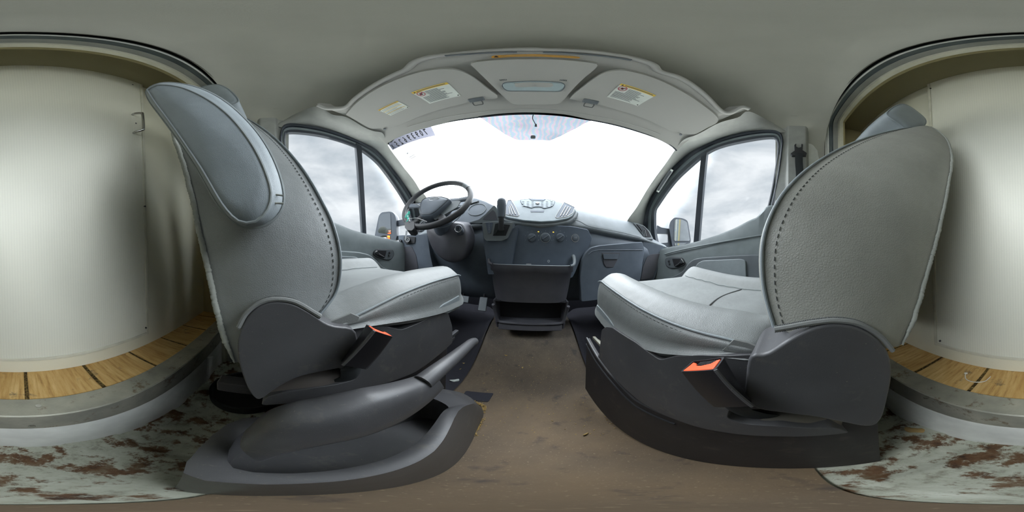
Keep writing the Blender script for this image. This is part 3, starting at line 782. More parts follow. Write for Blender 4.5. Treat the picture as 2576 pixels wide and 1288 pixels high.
def build_seat(name, s, xc, Fp, Rp, leather_mat, label, headrest, cush, SC=1.0):
    """s: side of the van; Fp / Rp: front and rear edge of the inboard side panel"""
    F = [UX(a, b, s*x) for a, b, x in Fp]; Rr = [UX(a, b, s*x) for a, b, x in Rp]
    n = 14
    F = resample(cr(F, 6), n); Rr = resample(cr(Rr, 6), n)
    root = thing(name, V(s*xc, .1, ZF+.02), label, 'car seat')
    def mir(p): return V(2*s*xc-p.x, p.y, p.z)
    rows = []
    for i in range(n):
        f, r = F[i], Rr[i]
        w = abs(f.x-s*xc)
        def mixp(t, dx=0, dy=0, dz=0):
            p = f.lerp(r, t); return p+V(-s*dx, dy, dz)
        k = min(1, w/.2)
        half = [f+V(s*.0015, 0.003, 0), mixp(.02, .001), mixp(.10, .006*k), mixp(.3, .013*k), mixp(.5, .016*k), mixp(.72, .013*k), mixp(.92, .004*k), r,
                r+V(s*.012, -.012, .004), r.lerp(mir(r), .2)+V(0, -.022, .01), r.lerp(mir(r), .5)+V(0, -.030, .012)]
        fr_ = [f+V(s*.018*k, .010*k, 0), f+V(s*.06*k, .004*k, .002), f.lerp(mir(f), .28)+V(0, -.03*k, .004), f.lerp(mir(f), .5)+V(0, -.036*k, .006)]
        ring = half + [mir(p) for p in reversed(half[:-1])] + [mir(p) for p in fr_[:-1]] + [fr_[-1]] + list(reversed(fr_[:-1]))
        rows.append(ring)
    big = smooth_rows(rows, 4)
    big = [cr(r, 3, closed=True) for r in big]
    # close the top with a soft cap
    last = big[-1]; c = sum(last, Vector())/len(last)
    for k in (.8, .5, .2): big.append([c.lerp(p, k)+V(0, 0, .012*(1-k)) for p in last])
    br = mesh_obj('backrest', loft(big), leather_mat, root, ang=75)
    Fs = cr(F, 8); Rs = cr(Rr, 8)
    mesh_obj('seam_piping', tube([p+V(-s*.001, .003, 0) for p in Fs], .0022, 8), MAT['vinyl'], br)
    inn = [p.lerp(q, .055)+V(-s*.0045, 0, 0) for p, q in zip(cr(F, 8), cr(Rr, 8))]
    stitches(inn, V(0, 0, 0), MAT['stitch'], br)
    # fleecy raw edge of the rear cover
    fz = []
    for i, p in enumerate(resample(Rs, 420)):
        fz.append(p+V(-s*.001+.0006*noise.noise(p*420)+.001*noise.noise(p*60), -.005+.0008*noise.noise(p*330+V(5, 5, 5))+.0012*noise.noise(p*40), 0))
    mesh_obj('fleece_edge', tube(fz, [(.0031+.0009*noise.noise(p*700))*min(1, .35+i/36) for i, p in enumerate(fz)], 9, flat=1.5), MAT['fuzz'], br, ang=85)
    # headrest
    hp, hs, hrot = headrest
    hx, hy, hz = hp
    prof = [(-.5, -.05), (-.5, .25), (-.36, .47), (0, .5), (.38, .45), (.5, .2), (.48, -.25), (.38, -.47), (0, -.5), (-.38, -.47)]
    def hring(x, k):
        M_ = Matrix.Rotation(hrot, 3, 'X')
        P = cr([V(0, a*hs[1]*k, b*hs[2]*k) for a, b in prof], 5, closed=True)
        return [V(hx+x, hy, hz)+M_ @ p for p in P]
    W_ = hs[0]/2
    hr = [hring(-W_*.99, .2), hring(-W_, .62), hring(-W_*.98, .86), hring(-W_*.93, .975), hring(-W_*.85, 1), hring(-W_*.4, 1.01), hring(0, 1.015), hring(W_*.4, 1.01), hring(W_*.85, 1), hring(W_*.93, .975), hring(W_*.98, .86), hring(W_, .62), hring(W_*.99, .2)]
    h = mesh_obj('headrest', loft(hr), MAT['vinyl'], root, ang=80)
    for q in (-1, 1):
        mesh_obj('seam_piping', tube(hring(q*W_*.93, .995), .0022, 6, closed=True), MAT['vinyl'], h)
        mesh_obj('support_post', cyl(V(hx+q*.07, hy+.01, hz-hs[2]*.4), V(hx+q*.07, hy+.045, hz-hs[2]*.5-.14), .006), MAT['chrome'], h)
    return root, br, F, Rr

FL = [(790, 800, .212), (815, 780, .215), (836, 745, .22), (848, 700, .22), (851, 650, .218), (841, 590, .218), (811, 520, .225), (766, 440, .245), (700, 360, .295), (655, 322, .35), (620, 300, .42)]
RL = [(600, 912, .198), (582, 890, .200), (568, 830, .205), (545, 740, .213), (530, 670, .215), (515, 600, .217), (500, 540, .22), (480, 450, .225), (455, 375, .24), (440, 330, .28), (440, 292, .36)]
FR = [(1955, 822, .168), (1944, 805, .168), (1933, 760, .172), (1926, 700, .177), (1925, 640, .18), (1930, 590, .18), (1946, 540, .183), (2000, 460, .20), (2090, 390, .24), (2200, 342, .285), (2290, 322, .31)]
RR_ = [(2262, 870, .165), (2284, 833, .165), (2302, 770, .17), (2320, 710, .175), (2338, 650, .18), (2352, 600, .182), (2366, 540, .186), (2381, 470, .20), (2391, 395, .218), (2375, 345, .245), (2338, 318, .29)]
seatL, brL, FLc, RLc = build_seat('driver_seat', -1, .475, FL, RL, MAT['leather'],
    'grey leather driver seat with raised inboard armrest, behind the steering wheel',
    ((-.475, -.150, .565), (.23, .10, .185), R_(18)), None)
seatR, brR, FRc, RRc = build_seat('passenger_seat', 1, .44, FR, RR_, MAT['leather2'],
    'grey leather passenger seat without armrest, in front of the glove box',
    ((.435, -.300, .520), (.25, .115, .15), R_(28)), None)

# zip hem along the lower edge of each backrest side panel
def hem(pts, s, x, parent, n=60, mat='fuzz'):
    P = resample(cr([UX(a, b, s*x) for a, b in pts], 6), n)
    mesh_obj('zip_hem', tube(P, .0032, 8), MAT[mat], parent)
    ms = []
    for a, b in zip(resample(P, 90), resample(P, 90)[1:]):
        ms.append(tube([a+V(0, 0, -.004), a+V(0, 0, .004)], .0007, 4))
    mesh_obj('zip_teeth', join(*[(m_[0], m_[1]) for m_ in ms]), MAT['stitch'], parent)
def lower_flap(pts, s, x, parent, name='lower_flap'):
    mesh_obj(name, prism(rounded([UX(a, b, s*x) for a, b in pts], .006), (s*.012, 0, 0)), MAT['leather'], parent, bevel=.004)

# armrest folded up against the driver backrest
def armrest():
    x0, x1 = -.150, -.196
    face = [(372, 228), (400, 215), (450, 220), (500, 240), (560, 280), (600, 322), (640, 380), (668, 440), (680, 485), (674, 520), (655, 548), (630, 560), (600, 556), (572, 530), (545, 490), (510, 428), (470, 368), (430, 310), (395, 262)]
    outer = [(362, 222), (395, 207), (445, 208), (500, 220), (560, 250), (610, 292), (660, 350), (695, 415), (713, 475), (714, 512), (697, 545), (665, 568), (630, 576), (590, 562), (560, 532), (532, 492), (498, 430), (458, 368), (410, 302), (372, 252)]
    a = thing('armrest_tmp', UX(630, 560, x0), None, None)
    Fc = resample(cr([UX(p, q, x0) for p, q in face]+[UX(face[0][0], face[0][1], x0)], 6), 81)[:-1]
    n = 80
    cen = sum(Fc, Vector())/n
    O = resample(cr([UX(p, q, -.163) for p, q in outer]+[UX(outer[0][0], outer[0][1], -.163)], 6), 241)[:-1]
    # match outer points by direction from centre
    def near(p):
        d = (p-cen); ang = math.atan2(d.z, d.y)
        return min(O, key=lambda q: abs((math.atan2((q-cen).z, (q-cen).y)-ang+math.pi) % (2*math.pi)-math.pi))
    Om = [near(p) for p in Fc]
    # smooth the matching
    for _ in range(3): Om = [(Om[i-1]+Om[i]*2+Om[(i+1) % n])/4 for i in range(n)]
    rows = []
    for k, b in ((.0, .006), (.3, .005), (.6, .003), (.85, .0012)):
        rows.append([cen.lerp(p, k)*1.0+V(b, 0, 0) for p in Fc])
    rows[0] = [cen+V(.006, 0, 0)+(p-cen)*.02 for p in Fc]
    rows.append([p for p in Fc])
    rows.append([p.lerp(q, .12)+V(-.001, 0, 0) for p, q in zip(Fc, Om)])
    rows.append([p.lerp(q, .5)+V(.0015, 0, 0) for p, q in zip(Fc, Om)])
    rows.append([p.lerp(q, .9)+V(-.001, 0, 0) for p, q in zip(Fc, Om)])
    rows.append([V(-.166, q.y, q.z) for q in Om])
    rows.append([V(-.185, *( (q-cen)*.99+cen)[1:]) for q in Om])
    rows.append([V(x1, *((q-cen)*.93+cen)[1:]) for q in Om])
    rows.append([V(x1-.002, *((q-cen)*.5+cen)[1:]) for q in Om])
    return a, rows, Fc, Om, cen
atmp, arows, aF, aO, acen = armrest()
bpy.data.objects.remove(atmp)
arm = mesh_obj('armrest', loft(arows), MAT['vinyl'], seatL, ang=80)
mesh_obj('face_seam', tube([p.lerp(q, .07)+V(.0005, 0, 0) for p, q in zip(aF, aO)], .0016, 6, closed=True), MAT['piping'], arm)
mesh_obj('outer_seam', tube([V(-.166, q.y, q.z) for q in aO], .0022, 6, closed=True), MAT['piping'], arm)
pb = [UX(a, b, -.156) for a, b in ((678, 488), (712, 492), (713, 512), (676, 510))]
mesh_obj('stitched_band', join(tube([pb[0], pb[1]], .0010, 6), tube([pb[3], pb[2]], .0010, 6)), MAT['fuzz'], arm)
mesh_obj('pivot', cyl(UX(634, 540, -.19), UX(634, 540, -.23), .014), MAT['black'], seatL)

# seat cushions
def cushion(s, xi, xo, top, bot, zmid, root, name='seat_cushion', far=-.03, yb=-.10, mat='leather'):
    """top / bot: pixel points on the inboard face from front to rear; closes the front with a soft roll"""
    T = [UX(a, b, s*xi) for a, b in top]; B = [UX(a, b, s*(xi+.002)) for a, b in bot]
    n = 12
    T = resample(cr(T, 6), n); B = resample(cr(B, 6), n)
    xc = (xi+xo)/2
    rows = []
    y0 = T[0].y
    def ring(t, b, k, dy):
        # cross-section, inboard side first, going over the top to the outboard side
        h = t.z-b.z
        P = [V(s*(xi+.01), b.y, b.z), V(s*(xi-.004), b.y*.7+t.y*.3, b.z+.3*h), V(s*(xi-.006), t.y, t.z-.25*h), V(s*xi, t.y, t.z-.004), V(s*(xi+.006), t.y, t.z+.003),
             V(s*(xi+.035), t.y, t.z+.020), V(s*(xi+.075), t.y, t.z+.016), V(s*(xi+.11), t.y, t.z-.006+zmid), V(s*(xi+.13), t.y, t.z-.010+zmid), V(s*xc, t.y, t.z-.010+zmid),
             V(s*(xo-.13), t.y, t.z-.010+zmid), V(s*(xo-.11), t.y, t.z-.004+zmid), V(s*(xo-.075), t.y, t.z+.026), V(s*(xo-.035), t.y, t.z+.030), V(s*xo, t.y, t.z), V(s*xo, t.y, t.z-.5*h), V(s*(xo-.01), b.y, b.z), V(s*xc, b.y, b.z)]
        c = V(s*xc, t.y, (t.z+b.z)/2)
        return [V(c.x+(p.x-c.x)*(1-(1-k)*.12), p.y+dy, c.z+(p.z-c.z)*k) for p in P]
    rows.append(ring(T[0], B[0], .35, .030)); rows.append(ring(T[0], B[0], .72, .027)); rows.append(ring(T[0], B[0], .92, .014))
    for i in range(n): rows.append(ring(T[i], B[i], 1, 0))
    e = ring(T[-1], B[-1], 1, 0); rows.append([V(s*xc+(p.x-s*xc)*.9, T[-1].y-.03, p.z) for p in e]); rows.append([V(s*xc+(p.x-s*xc)*.84, T[-1].y-.08, p.z) for p in e])
    big = smooth_rows(rows, 3); big = [cr(r, 3, closed=True) for r in big]
    o = mesh_obj(name, loft(big), MAT[mat], root, ang=75)
    Tl = [p+V(-s*.001, 0, -.002) for p in cr([T[0]+V(0, .02, -.004)]+T, 6)]
    mesh_obj('seam_piping', tube(Tl, .002, 8), MAT['vinyl'], o)
    stitches([p+V(-s*.004, 0, -.009) for p in cr(T, 6)], V(0, 0, 0), MAT['stitch'], o, step=.0095)
    return o, T, B
cuL, TL_, BL_ = cushion(-1, .205, .70, [(1150, 690), (1100, 703), (1050, 720), (1000, 740), (950, 764), (900, 788), (860, 805), (820, 815)],
    [(1152, 770), (1110, 788), (1050, 801), (1000, 808), (950, 812), (900, 818), (860, 822), (822, 824)], .0, seatL)
cuR, TR_, BR_ = cushion(1, .19, .69, [(1513, 706), (1550, 733), (1600, 766), (1650, 792), (1700, 813), (1750, 829), (1800, 842), (1850, 853), (1900, 866)],
    [(1510, 800), (1540, 835), (1580, 860), (1630, 878), (1680, 888), (1730, 889), (1790, 889), (1850, 891), (1905, 894)], .0, seatR, mat='leather')
# cross seam on cushion tops, mesh lower gusset, pale front flap
def cushion_extras(s, xi, xo, T, B, cu, root, ys):
    zt = [p for p in T if True]
    def ztop(y):
        q = min(T, key=lambda p: abs(p.y-y)); return q.z-.0095
    P = [V(s*(xi+.12), ys-.01, ztop(ys)+.002)] + [V(s*(xi+.12+(xo-xi-.24)*t), ys+.02*math.sin(math.pi*t), ztop(ys)) for t in lin(0, 1, 9)]
    mesh_obj('cross_seam', tube(resample(P, 30), .0024, 6), MAT['stitch'], cu)
    for x in (xi+.118, xo-.118):
        mesh_obj('bolster_seam', tube([V(s*x, y, ztop(y)+.004) for y in lin(T[-1].y, T[0].y, 20)], .0018, 6), MAT['piping'], cu)
    # ribbed hem at the lower edge
    rows = []
    Bc = cr(B, 5)
    hm = []
    for p in Bc: hm.append(p+V(-s*.001, 0, .000))
    mesh_obj('ribbed_hem', tube(hm, .0055, 8, flat=1.3), MAT['gusset'], cu)
cushion_extras(-1, .205, .70, TL_, BL_, cuL, seatL, .20)
cushion_extras(1, .19, .69, TR_, BR_, cuR, seatR, .17)
# mesh gusset triangles
mesh_obj('mesh_gusset', prism([UX(a, b, -.1985) for a, b in ((805, 820), (840, 806), (884, 788), (905, 797), (900, 812), (860, 820))], (-.004, 0, 0)), MAT['gusset'], cuL, bevel=.001)
mesh_obj('mesh_gusset', prism([UX(a, b, .1835) for a, b in ((1845, 854), (1880, 862), (1925, 880), (1935, 893), (1870, 890), (1815, 882))], (.004, 0, 0)), MAT['gusset'], cuR, bevel=.001)
hem([(600, 822), (618, 790), (648, 764), (690, 752), (742, 759), (790, 786), (806, 796)], -1, .186, brL, mat='gusset')
hem([(1950, 828), (1985, 822), (2040, 812), (2105, 806), (2165, 816), (2215, 846), (2246, 882)], 1, .149, brR, mat='gusset')
# pale flap on the front lower corner
def flap(s, x, pts, root):
    mesh_obj('front_flap', prism(rounded([UX(a, b, s*x) for a, b in pts], .006), (s*.05, 0, 0)), MAT['vinyl'], root, bevel=.006)
flap(-1, .198, [(1156, 742), (1140, 752), (1118, 764), (1100, 776), (1100, 784), (1128, 790), (1152, 772), (1158, 756)], cuL)
flap(1, .183, [(1500, 766), (1512, 778), (1530, 800), (1545, 822), (1530, 828), (1512, 815), (1500, 792)], cuR)

# moulded side covers
def cover(s, x, pts, root, th=.06, r=.008, name='side_cover', mat='cover', bev=.007):
    P = rounded([UX(a, b, s*x) for a, b in pts], r, 3)
    return mesh_obj(name, prism(P, (s*th, 0, 0)), MAT[mat], root, bevel=bev, seg=4, ang=50)
lobeL = [(598, 905), (596, 850), (618, 800), (650, 768), (690, 757), (740, 763), (790, 792), (832, 822), (900, 824), (900, 920), (843, 928), (766, 943), (722, 961), (686, 983), (664, 1001), (646, 1008), (626, 985), (608, 940)]
mainL = [(860, 822), (971, 821), (1011, 830), (1060, 810), (1108, 781), (1128, 787), (1138, 820), (1139, 862), (1090, 905), (1044, 937), (980, 962), (905, 986), (820, 1003), (744, 1013), (655, 1020), (668, 1000), (715, 986), (795, 975), (854, 966), (897, 954), (896, 930), (850, 930)]
cvL = cover(-1, .200, mainL, seatL)
lbL = cover(-1, .184, lobeL, seatL, th=.068, r=.02, name='recliner_cover', bev=.014)
lobeR = [(1880, 890), (1925, 893), (1965, 866), (2010, 838), (2060, 818), (2110, 812), (2170, 825), (2215, 855), (2240, 890), (2247, 940), (2235, 1000), (2222, 1050), (2205, 1070), (2175, 1074), (2120, 1062), (2050, 1048), (1960, 1038), (1900, 1030), (1870, 1000)]
mainR = [(1513, 830), (1524, 822), (1540, 824), (1600, 862), (1660, 906), (1700, 895), (1760, 893), (1880, 892), (1920, 892), (1920, 1030), (1880, 1030), (1835, 1030), (1828, 1052), (1870, 1066), (1960, 1072), (2100, 1076), (2140, 1088), (1960, 1098), (1850, 1092), (1760, 1076), (1680, 1048), (1610, 1010), (1550, 955), (1506, 900)]
cvR = cover(1, .178, mainR, seatR)
lbR = cover(1, .146, lobeR, seatR, th=.08, r=.02, name='recliner_cover', bev=.014)

# dark frame behind the covers plus floor pedestals
for s, xa, xb, root, y1 in ((-1, .245, .69, seatL, .36), (1, .225, .68, seatR, .36)):
    mesh_obj('seat_frame', box((s*(xa+xb)/2, (y1-.06)/2, -.215), (xb-xa, y1+.02, .12)), MAT['dark'], root, bevel=.01)
    mesh_obj('slide_rail', box((s*(xa+.02), .18, -.29), (.03, .56, .03)), MAT['panel'], root, bevel=.004)
    mesh_obj('slide_rail', box((s*(xb-.02), .18, -.29), (.03, .56, .03)), MAT['panel'], root, bevel=.004)
# recessed metal seen through the cut-outs
mesh_obj('seat_bracket', tube([UX(a, b, -.232) for a, b in ((668, 985), (720, 965), (800, 945), (880, 940))], [.02, .03, .03, .02], 12), plastic('seat_metal', srgb(96, 90, 86), .5), seatL)
mesh_obj('seat_bracket', tube([UX(a, b, .21) for a, b in ((1850, 1050), (1930, 1046), (2020, 1052), (2100, 1062))], [.016, .022, .022, .016], 12), plastic('seat_metal_dirty', srgb(90, 86, 78), .6), seatR)

# pedestals
pedL = mesh_obj('seat_pedestal', join(box((-.48, .255, (-.31+ZF)/2), (.43, .45, -.31-ZF)),), MAT['panel'], bevel=.012)
tag(pedL, 'black box pedestal under the driver seat', 'pedestal')
PR = [UX(1476, 850, .205), UX(1500, 893, .205), UX(1545, 950, .205), UX(1600, 1006, .205), UX(1700, 1052, .205)]
xr = .205
sideP = [UX(1476, 850, xr), UX(1474, 905, xr), UX(1472, 977, xr), V(xr, .12, ZF+.004), V(xr, -.12, ZF+.004), V(xr, -.12, -.31), V(xr, .30, -.31), UX(1500, 893, xr)]
pr = prism(rounded(sideP, .006), (.012, 0, 0))
pedR = mesh_obj('seat_pedestal', join(pr, box((.455, .18, (-.36+ZF)/2), (.46, .52, -.36-ZF))), MAT['panel'], bevel=.003)
tag(pedR, 'black box pedestal with tall side skirt under the passenger seat', 'pedestal')
mesh_obj('skirt_rib', tube([V(xr-.001, p.y, p.z-.03) for p in PR], .0028, 6), MAT['black'], pedR)
mesh_obj('skirt_edge', tube([V(xr, p.y, p.z) for p in PR], .004, 6), MAT['cover'], pedR)
for k, (a, b) in enumerate(((1490, 850), (1500, 858))):
    p0 = UX(a, b, .24+.015*k); mesh_obj('seat_track', box(p0+V(.01, -.13, -.004), (.012, .28, .012)), MAT['alu'], pedR, bevel=.002)
for k, (a, b) in enumerate(((1150, 836), (1140, 853))):
    p0 = UX(a, b, -.225-.0*k); mesh_obj('seat_track', box(p0+V(-.01, -.2, -.006), (.014, .44, .012)), MAT['black'], pedL, bevel=.003)

# belt buckles
def buckle(name, s, top, bot, rear, label, slot):
    """top: four corners of the mouth, then matching lower corners"""
    T = [UX(a, b, x) for a, b, x in top]; B = [UX(a, b, x) for a, b, x in bot]
    root = thing(name, sum(B, Vector())/4, label, 'seat belt buckle')
    m_ = [a.lerp(b, .45) for a, b in zip(T, B)]
    cen_t = sum(T, Vector())/4
    def rr(P): return rounded(P, .004, 3)
    Ti = [p.lerp(cen_t, .10) for p in T]
    d = (sum(B, Vector())/4-cen_t).normalized()
    body = loft([rr(B), rr(m_), rr(T), rr([p for p in Ti]), rr([p+d*.006 for p in Ti])])
    b = mesh_obj('housing', body, MAT['buckle'], root, ang=45)
    return root, b, T, B, d
def buckle_finish(root, T, B, d, s, strap):
    # red press button covers the aisle-side two thirds of the mouth, ribbed slot beyond
    A = [p.lerp(sum(T, Vector())/4, .14)+d*.001 for p in T]
    c0, c1, c2, c3 = A   # c0,c1: aisle side front/rear ; c2,c3: seat side rear/front
    def q(u, v): return c0.lerp(c1, u).lerp(c3.lerp(c2, u), v)
    P = [q(0, 0), q(1, 0), q(1, .9), q(.90, .85), q(.78, .58), q(.5, .46), q(.32, .5), q(.2, .78), q(.05, .9)]
    n_ = (T[1]-T[0]).cross(T[3]-T[0]).normalized()
    if n_.z < 0: n_ = -n_
    mesh_obj('press_button', prism([p+n_*.0015 for p in P], -n_*.005), MAT['red'], root, bevel=.0012)
    ms = []
    for i in range(12):
        u = .28+.55*i/11
        ms.append(tube([q(u, .62)-n_*.0005, q(u, .98)-n_*.0005], .0007, 4))
    mesh_obj('slot_ribs', join(*ms), MAT['cover'], root)
    e = [T[1].lerp(B[1], t)+n_*0 for t in lin(0, 1, 8)]
    mesh_obj('side_bead', tube(e, .0022, 6), MAT['cover'], root)
    mesh_obj('strap', tube(resample(cr(strap, 6), 20), .016, 10, flat=.25, up=(s*1, 0, .0)), MAT['webbing'], root)
# driver buckle (mouth corners: aisle-front, aisle-rear, seat-rear, seat-front)
bt = [(991, 848, -.148), (941, 832, -.150), (920, 815, -.176), (972, 836, -.172)]
bb = [(925, 930, -.158), (862, 918, -.162), (858, 905, -.192), (905, 915, -.190)]
rb, hb_, T_, B_, d_ = buckle('belt_buckle', -1, bt, bb, None, 'black seat belt buckle with red button beside the driver seat', None)
buckle_finish(rb, T_, B_, d_, -1, [UX(885, 920, -.178), UX(880, 945, -.20), UX(850, 965, -.212), UX(815, 975, -.225)])
bt = [(1711, 935, .140), (1800, 930, .128), (1824, 897, .150), (1742, 908, .162)]
bb = [(1793, 1024, .140), (1893, 1022, .124), (1888, 1000, .158), (1800, 1000, .165)]
rb2, hb2, T_, B_, d_ = buckle('belt_buckle', 1, bt, bb, None, 'black seat belt buckle with wide red button beside the passenger seat', None)
buckle_finish(rb2, T_, B_, d_, 1, [UX(1845, 1015, .15), UX(1860, 1030, .175), UX(1900, 1045, .19), UX(1950, 1052, .205)])

# handbrake with its moulded surround, between driver seat and the camera
hbk = thing('parking_brake', UZ(1100, 1000, ZF), 'black parking brake lever between driver seat and cab floor', 'brake lever')
xh = -.138
lv = [(1196, 858), (1186, 862), (1165, 880), (1135, 905), (1100, 932), (1062, 962)]
LV = resample(cr([UX(a, b, xh) for a, b in lv], 6), 30)
rad = [.008]+[.0105+.006*(i/29)**.8 for i in range(1, 30)]
grip = mesh_obj('grip', tube(LV, rad, 16, flat=.95), MAT['cover'], hbk, ang=60)
mesh_obj('release_button', tube([LV[0], LV[0]+(LV[0]-LV[2]).normalized()*.008], [.006, .005], 12), MAT['black'], hbk)
ins = [UX(a, b, xh+.006)+V(0, 0, .0) for a, b in ((1172, 872), (1158, 868), (1098, 908), (1108, 922))]
cb_ = [(1085, 946), (1060, 962), (1000, 990), (930, 1015), (850, 1037), (760, 1056), (690, 1078), (640, 1110)]
CBp = resample(cr([UX(a, b, xh-.004) for a, b in cb_], 6), 40)
def hbring(p, w, h, t):
    d = V(0, 1, .25).normalized()
    return [p+V(w*a, 0, 0)+V(0, -.25*h*b, h*b) for a, b in ((-1, -1), (-1, .2), (-.75, .8), (-.3, 1), (.3, 1), (.75, .8), (1, .2), (1, -1))]
cbr = [hbring(p+V(0, 0, -.012), .019+.010*min(1, i/20), .020+.022*min(1, i/14), 0) for i, p in enumerate(CBp)]
mesh_obj('lever_shroud', loft([cr(r, 3, closed=True) for r in cbr]), MAT['cover'], hbk, ang=70)
mesh_obj('lever_arm', tube([LV[-8]+V(0, 0, -.02), CBp[4]+V(0, 0, -.04), CBp[10]+V(0, 0, -.09)], .008, 8), MAT['dark'], hbk)
# moulded tray
ztray = -.415
def tray_pt(a, b, z=ztray): return UZ(a, b, z)
outer_ = [V(-.250, -.055, ztray), V(-.250, .20, ztray), V(-.245, .33, ztray-.03), V(-.20, .44, ztray-.13), V(-.135, .40, ztray-.12), V(-.122, .27, ztray-.01), V(-.075, .10, ztray), V(-.075, -.055, ztray)]
inner_ = [V(-.228, -.030, ztray), V(-.228, .16, ztray), V(-.228, .25, ztray-.01), V(-.21, .30, ztray-.03), V(-.155, .29, ztray-.03), V(-.142, .24, ztray-.005), V(-.100, .09, ztray), V(-.100, -.030, ztray)]
foot = [V(-.253, -.060, ZF), V(-.253, .22, ZF), V(-.250, .40, ZF), V(-.225, .50, ZF), V(-.135, .48, ZF), V(-.105, .33, ZF), V(-.066, .10, ZF), V(-.066, -.060, ZF)]
deep = [p+V(0, 0, -.14) for p in inner_]
rings = [cr(q, 5, closed=True) for q in (foot, [a.lerp(b, .85) for a, b in zip(foot, outer_)], outer_, [a.lerp(b, .5)+V(0, 0, .006) for a, b in zip(outer_, inner_)], inner_, deep)]
tray = mesh_obj('brake_surround', loft(rings), MAT['cover'], None, ang=60, base=(-.18, .2, ZF))
tag(tray, 'grainy dark grey moulded surround around the parking brake, standing on the floor', 'brake surround')

# seat belt guide on the passenger pillar
xg = .752
gb = thing('seat_belt', UX(2010, 500, xg-.01), 'black seat belt hanging on the passenger pillar', 'seat belt')
gp = [(1998, 364), (2003, 360), (2003, 368), (2009, 371), (2016, 369), (2016, 361), (2020, 362), (2019, 377), (2030, 384), (2028, 392), (1992, 392), (1988, 386), (1999, 378)]
mesh_obj('belt_guide', prism([UX(a, b, xg-.004) for a, b in gp], (.02, 0, 0)), MAT['black'], gb, bevel=.003)
bl = [UX(2010, 386, xg-.012), UX(2010, 410, xg-.014), UX(2012, 440, xg-.006), UX(2010, 480, xg), UX(2008, 560, xg)]
rw = []
for i, p in enumerate(resample(cr(bl, 6), 20)):
    w_ = .018
    rw.append([p+V(0, w_, 0), p+V(-.003, 0, 0), p+V(0, -w_, 0), p+V(.003, -w_, 0), p+V(.003, w_, 0)])
mesh_obj('belt_webbing', loft(rw), MAT['webbing'], gb, ang=60)
# ================================================================== DASHBOARD
dash = thing('dashboard', V(0, 1.0, -.25), 'wide grey van dashboard under the windscreen with air vents and glove box', 'dashboard')
# crest where the pad meets the windscreen (left mirrored from the right, right traced)
crR = [(1380, 512), (1455, 527), (1517, 542), (1573, 556), (1596, 563), (1618, 590)]
cR = [W(a, b)+V(0, -.015, 0) for a, b in crR]
cL = [V(-p.x, p.y, p.z) for p in cR]
crest = resample(cr([V(-.86, .93, .12)]+list(reversed(cL))+cR+[V(.86, .93, .12)], 6), 80)
feR = [(1386, 563, .925), (1476, 572, .92), (1535, 584, .905), (1615, 600, .875)]
fR = [UY(a, b, y) for a, b, y in feR]
fL = [V(-p.x, p.y, p.z) for p in fR]
fe = resample(cr([V(-.86, .80, .085)]+list(reversed(fL))+fR+[V(.86, .80, .085)], 6), 80)
def bl_(t, dz, dy): return [a.lerp(b, t)+V(0, dy, dz) for a, b in zip(crest, fe)]
rows = [[V(p.x, p.y+.10, p.z-.03) for p in crest], crest, bl_(.10, .004, 0), bl_(.3, .012, 0), bl_(.6, .014, 0), bl_(.85, .010, 0), bl_(.96, .003, -.002), bl_(1, -.004, 0), bl_(1, -.014, .006), bl_(1, -.022, .03)]
mesh_obj('top_pad', loft(rows, closed=False), MAT['dashtop'], dash, ang=70)
# dark lower face
low = [[p+V(0, .028, -.018) for p in fe], [V(p.x, max(p.y+.004, .80), p.z-.06) for p in fe], [V(p.x, max(p.y+.0, .80), .02) for p in fe], [V(p.x, max(p.y+.03, .82), -.05) for p in fe], [V(p.x, max(p.y+.10, .86), -.20) for p in fe], [V(p.x, p.y+.14, -.30) for p in fe], [V(p.x, 1.2, -.33) for p in fe]]
mesh_obj('lower_face', loft(low, closed=False), MAT['dashlow'], dash, ang=70)
# crease lines on the passenger airbag lid
for seg, y in (([(1470, 545), (1530, 556), (1590, 572)], .97),):
    pass
lid = [(1444, 553), (1462, 560), (1476, 568), (1500, 574), (1560, 585), (1613, 598)]
mesh_obj('airbag_seam', tube(resample(cr([UY(a, b-1, .905-.03*(i/5)) for i, (a, b) in enumerate(lid)], 6), 30), .0022, 6), MAT['doordk'], dash)

# radio pod
pn = V(0, -.8, .6); pp = V(0, .86, .175)
def PD(a, b, off=0): return UP(a, b, pp+pn*off, pn)
podO = [(1262, 508), (1285, 501), (1308, 499), (1340, 497), (1373, 499), (1396, 503), (1419, 507), (1445, 520), (1458, 530), (1452, 543), (1436, 554), (1398, 561), (1361, 563), (1314, 559), (1272, 552), (1245, 545), (1235, 532), (1245, 518)]
P = rounded([PD(*q) for q in podO], .012, 3)
pod = mesh_obj('radio_pod', prism([q-pn*.012 for q in P], -pn*.10), MAT['dashtop'], dash, bevel=.012)
podF = [(1270, 510), (1300, 502), (1345, 499), (1396, 505), (1424, 512), (1450, 527), (1441, 543), (1428, 550), (1396, 556), (1361, 558), (1318, 555), (1275, 547), (1262, 540)]
mesh_obj('pod_face', prism([q-pn*.013 for q in rounded([PD(*q) for q in podF], .012, 3)], pn*.013), MAT['pod'], pod, bevel=.006)
kp = [(1309, 503), (1312, 512), (1318, 519), (1337, 524), (1345, 521), (1360, 521), (1369, 525), (1387, 521), (1393, 515), (1396, 506), (1372, 502), (1331, 501)]
K = rounded([PD(*q) for q in kp], .006, 3)
rad = mesh_obj('radio', prism([q-pn*.001 for q in K], pn*.004), MAT['pod'], pod, bevel=.002)
mesh_obj('keypad_edge', tube([q+pn*.003 for q in K], .0013, 6, closed=True), MAT['stack'], rad)
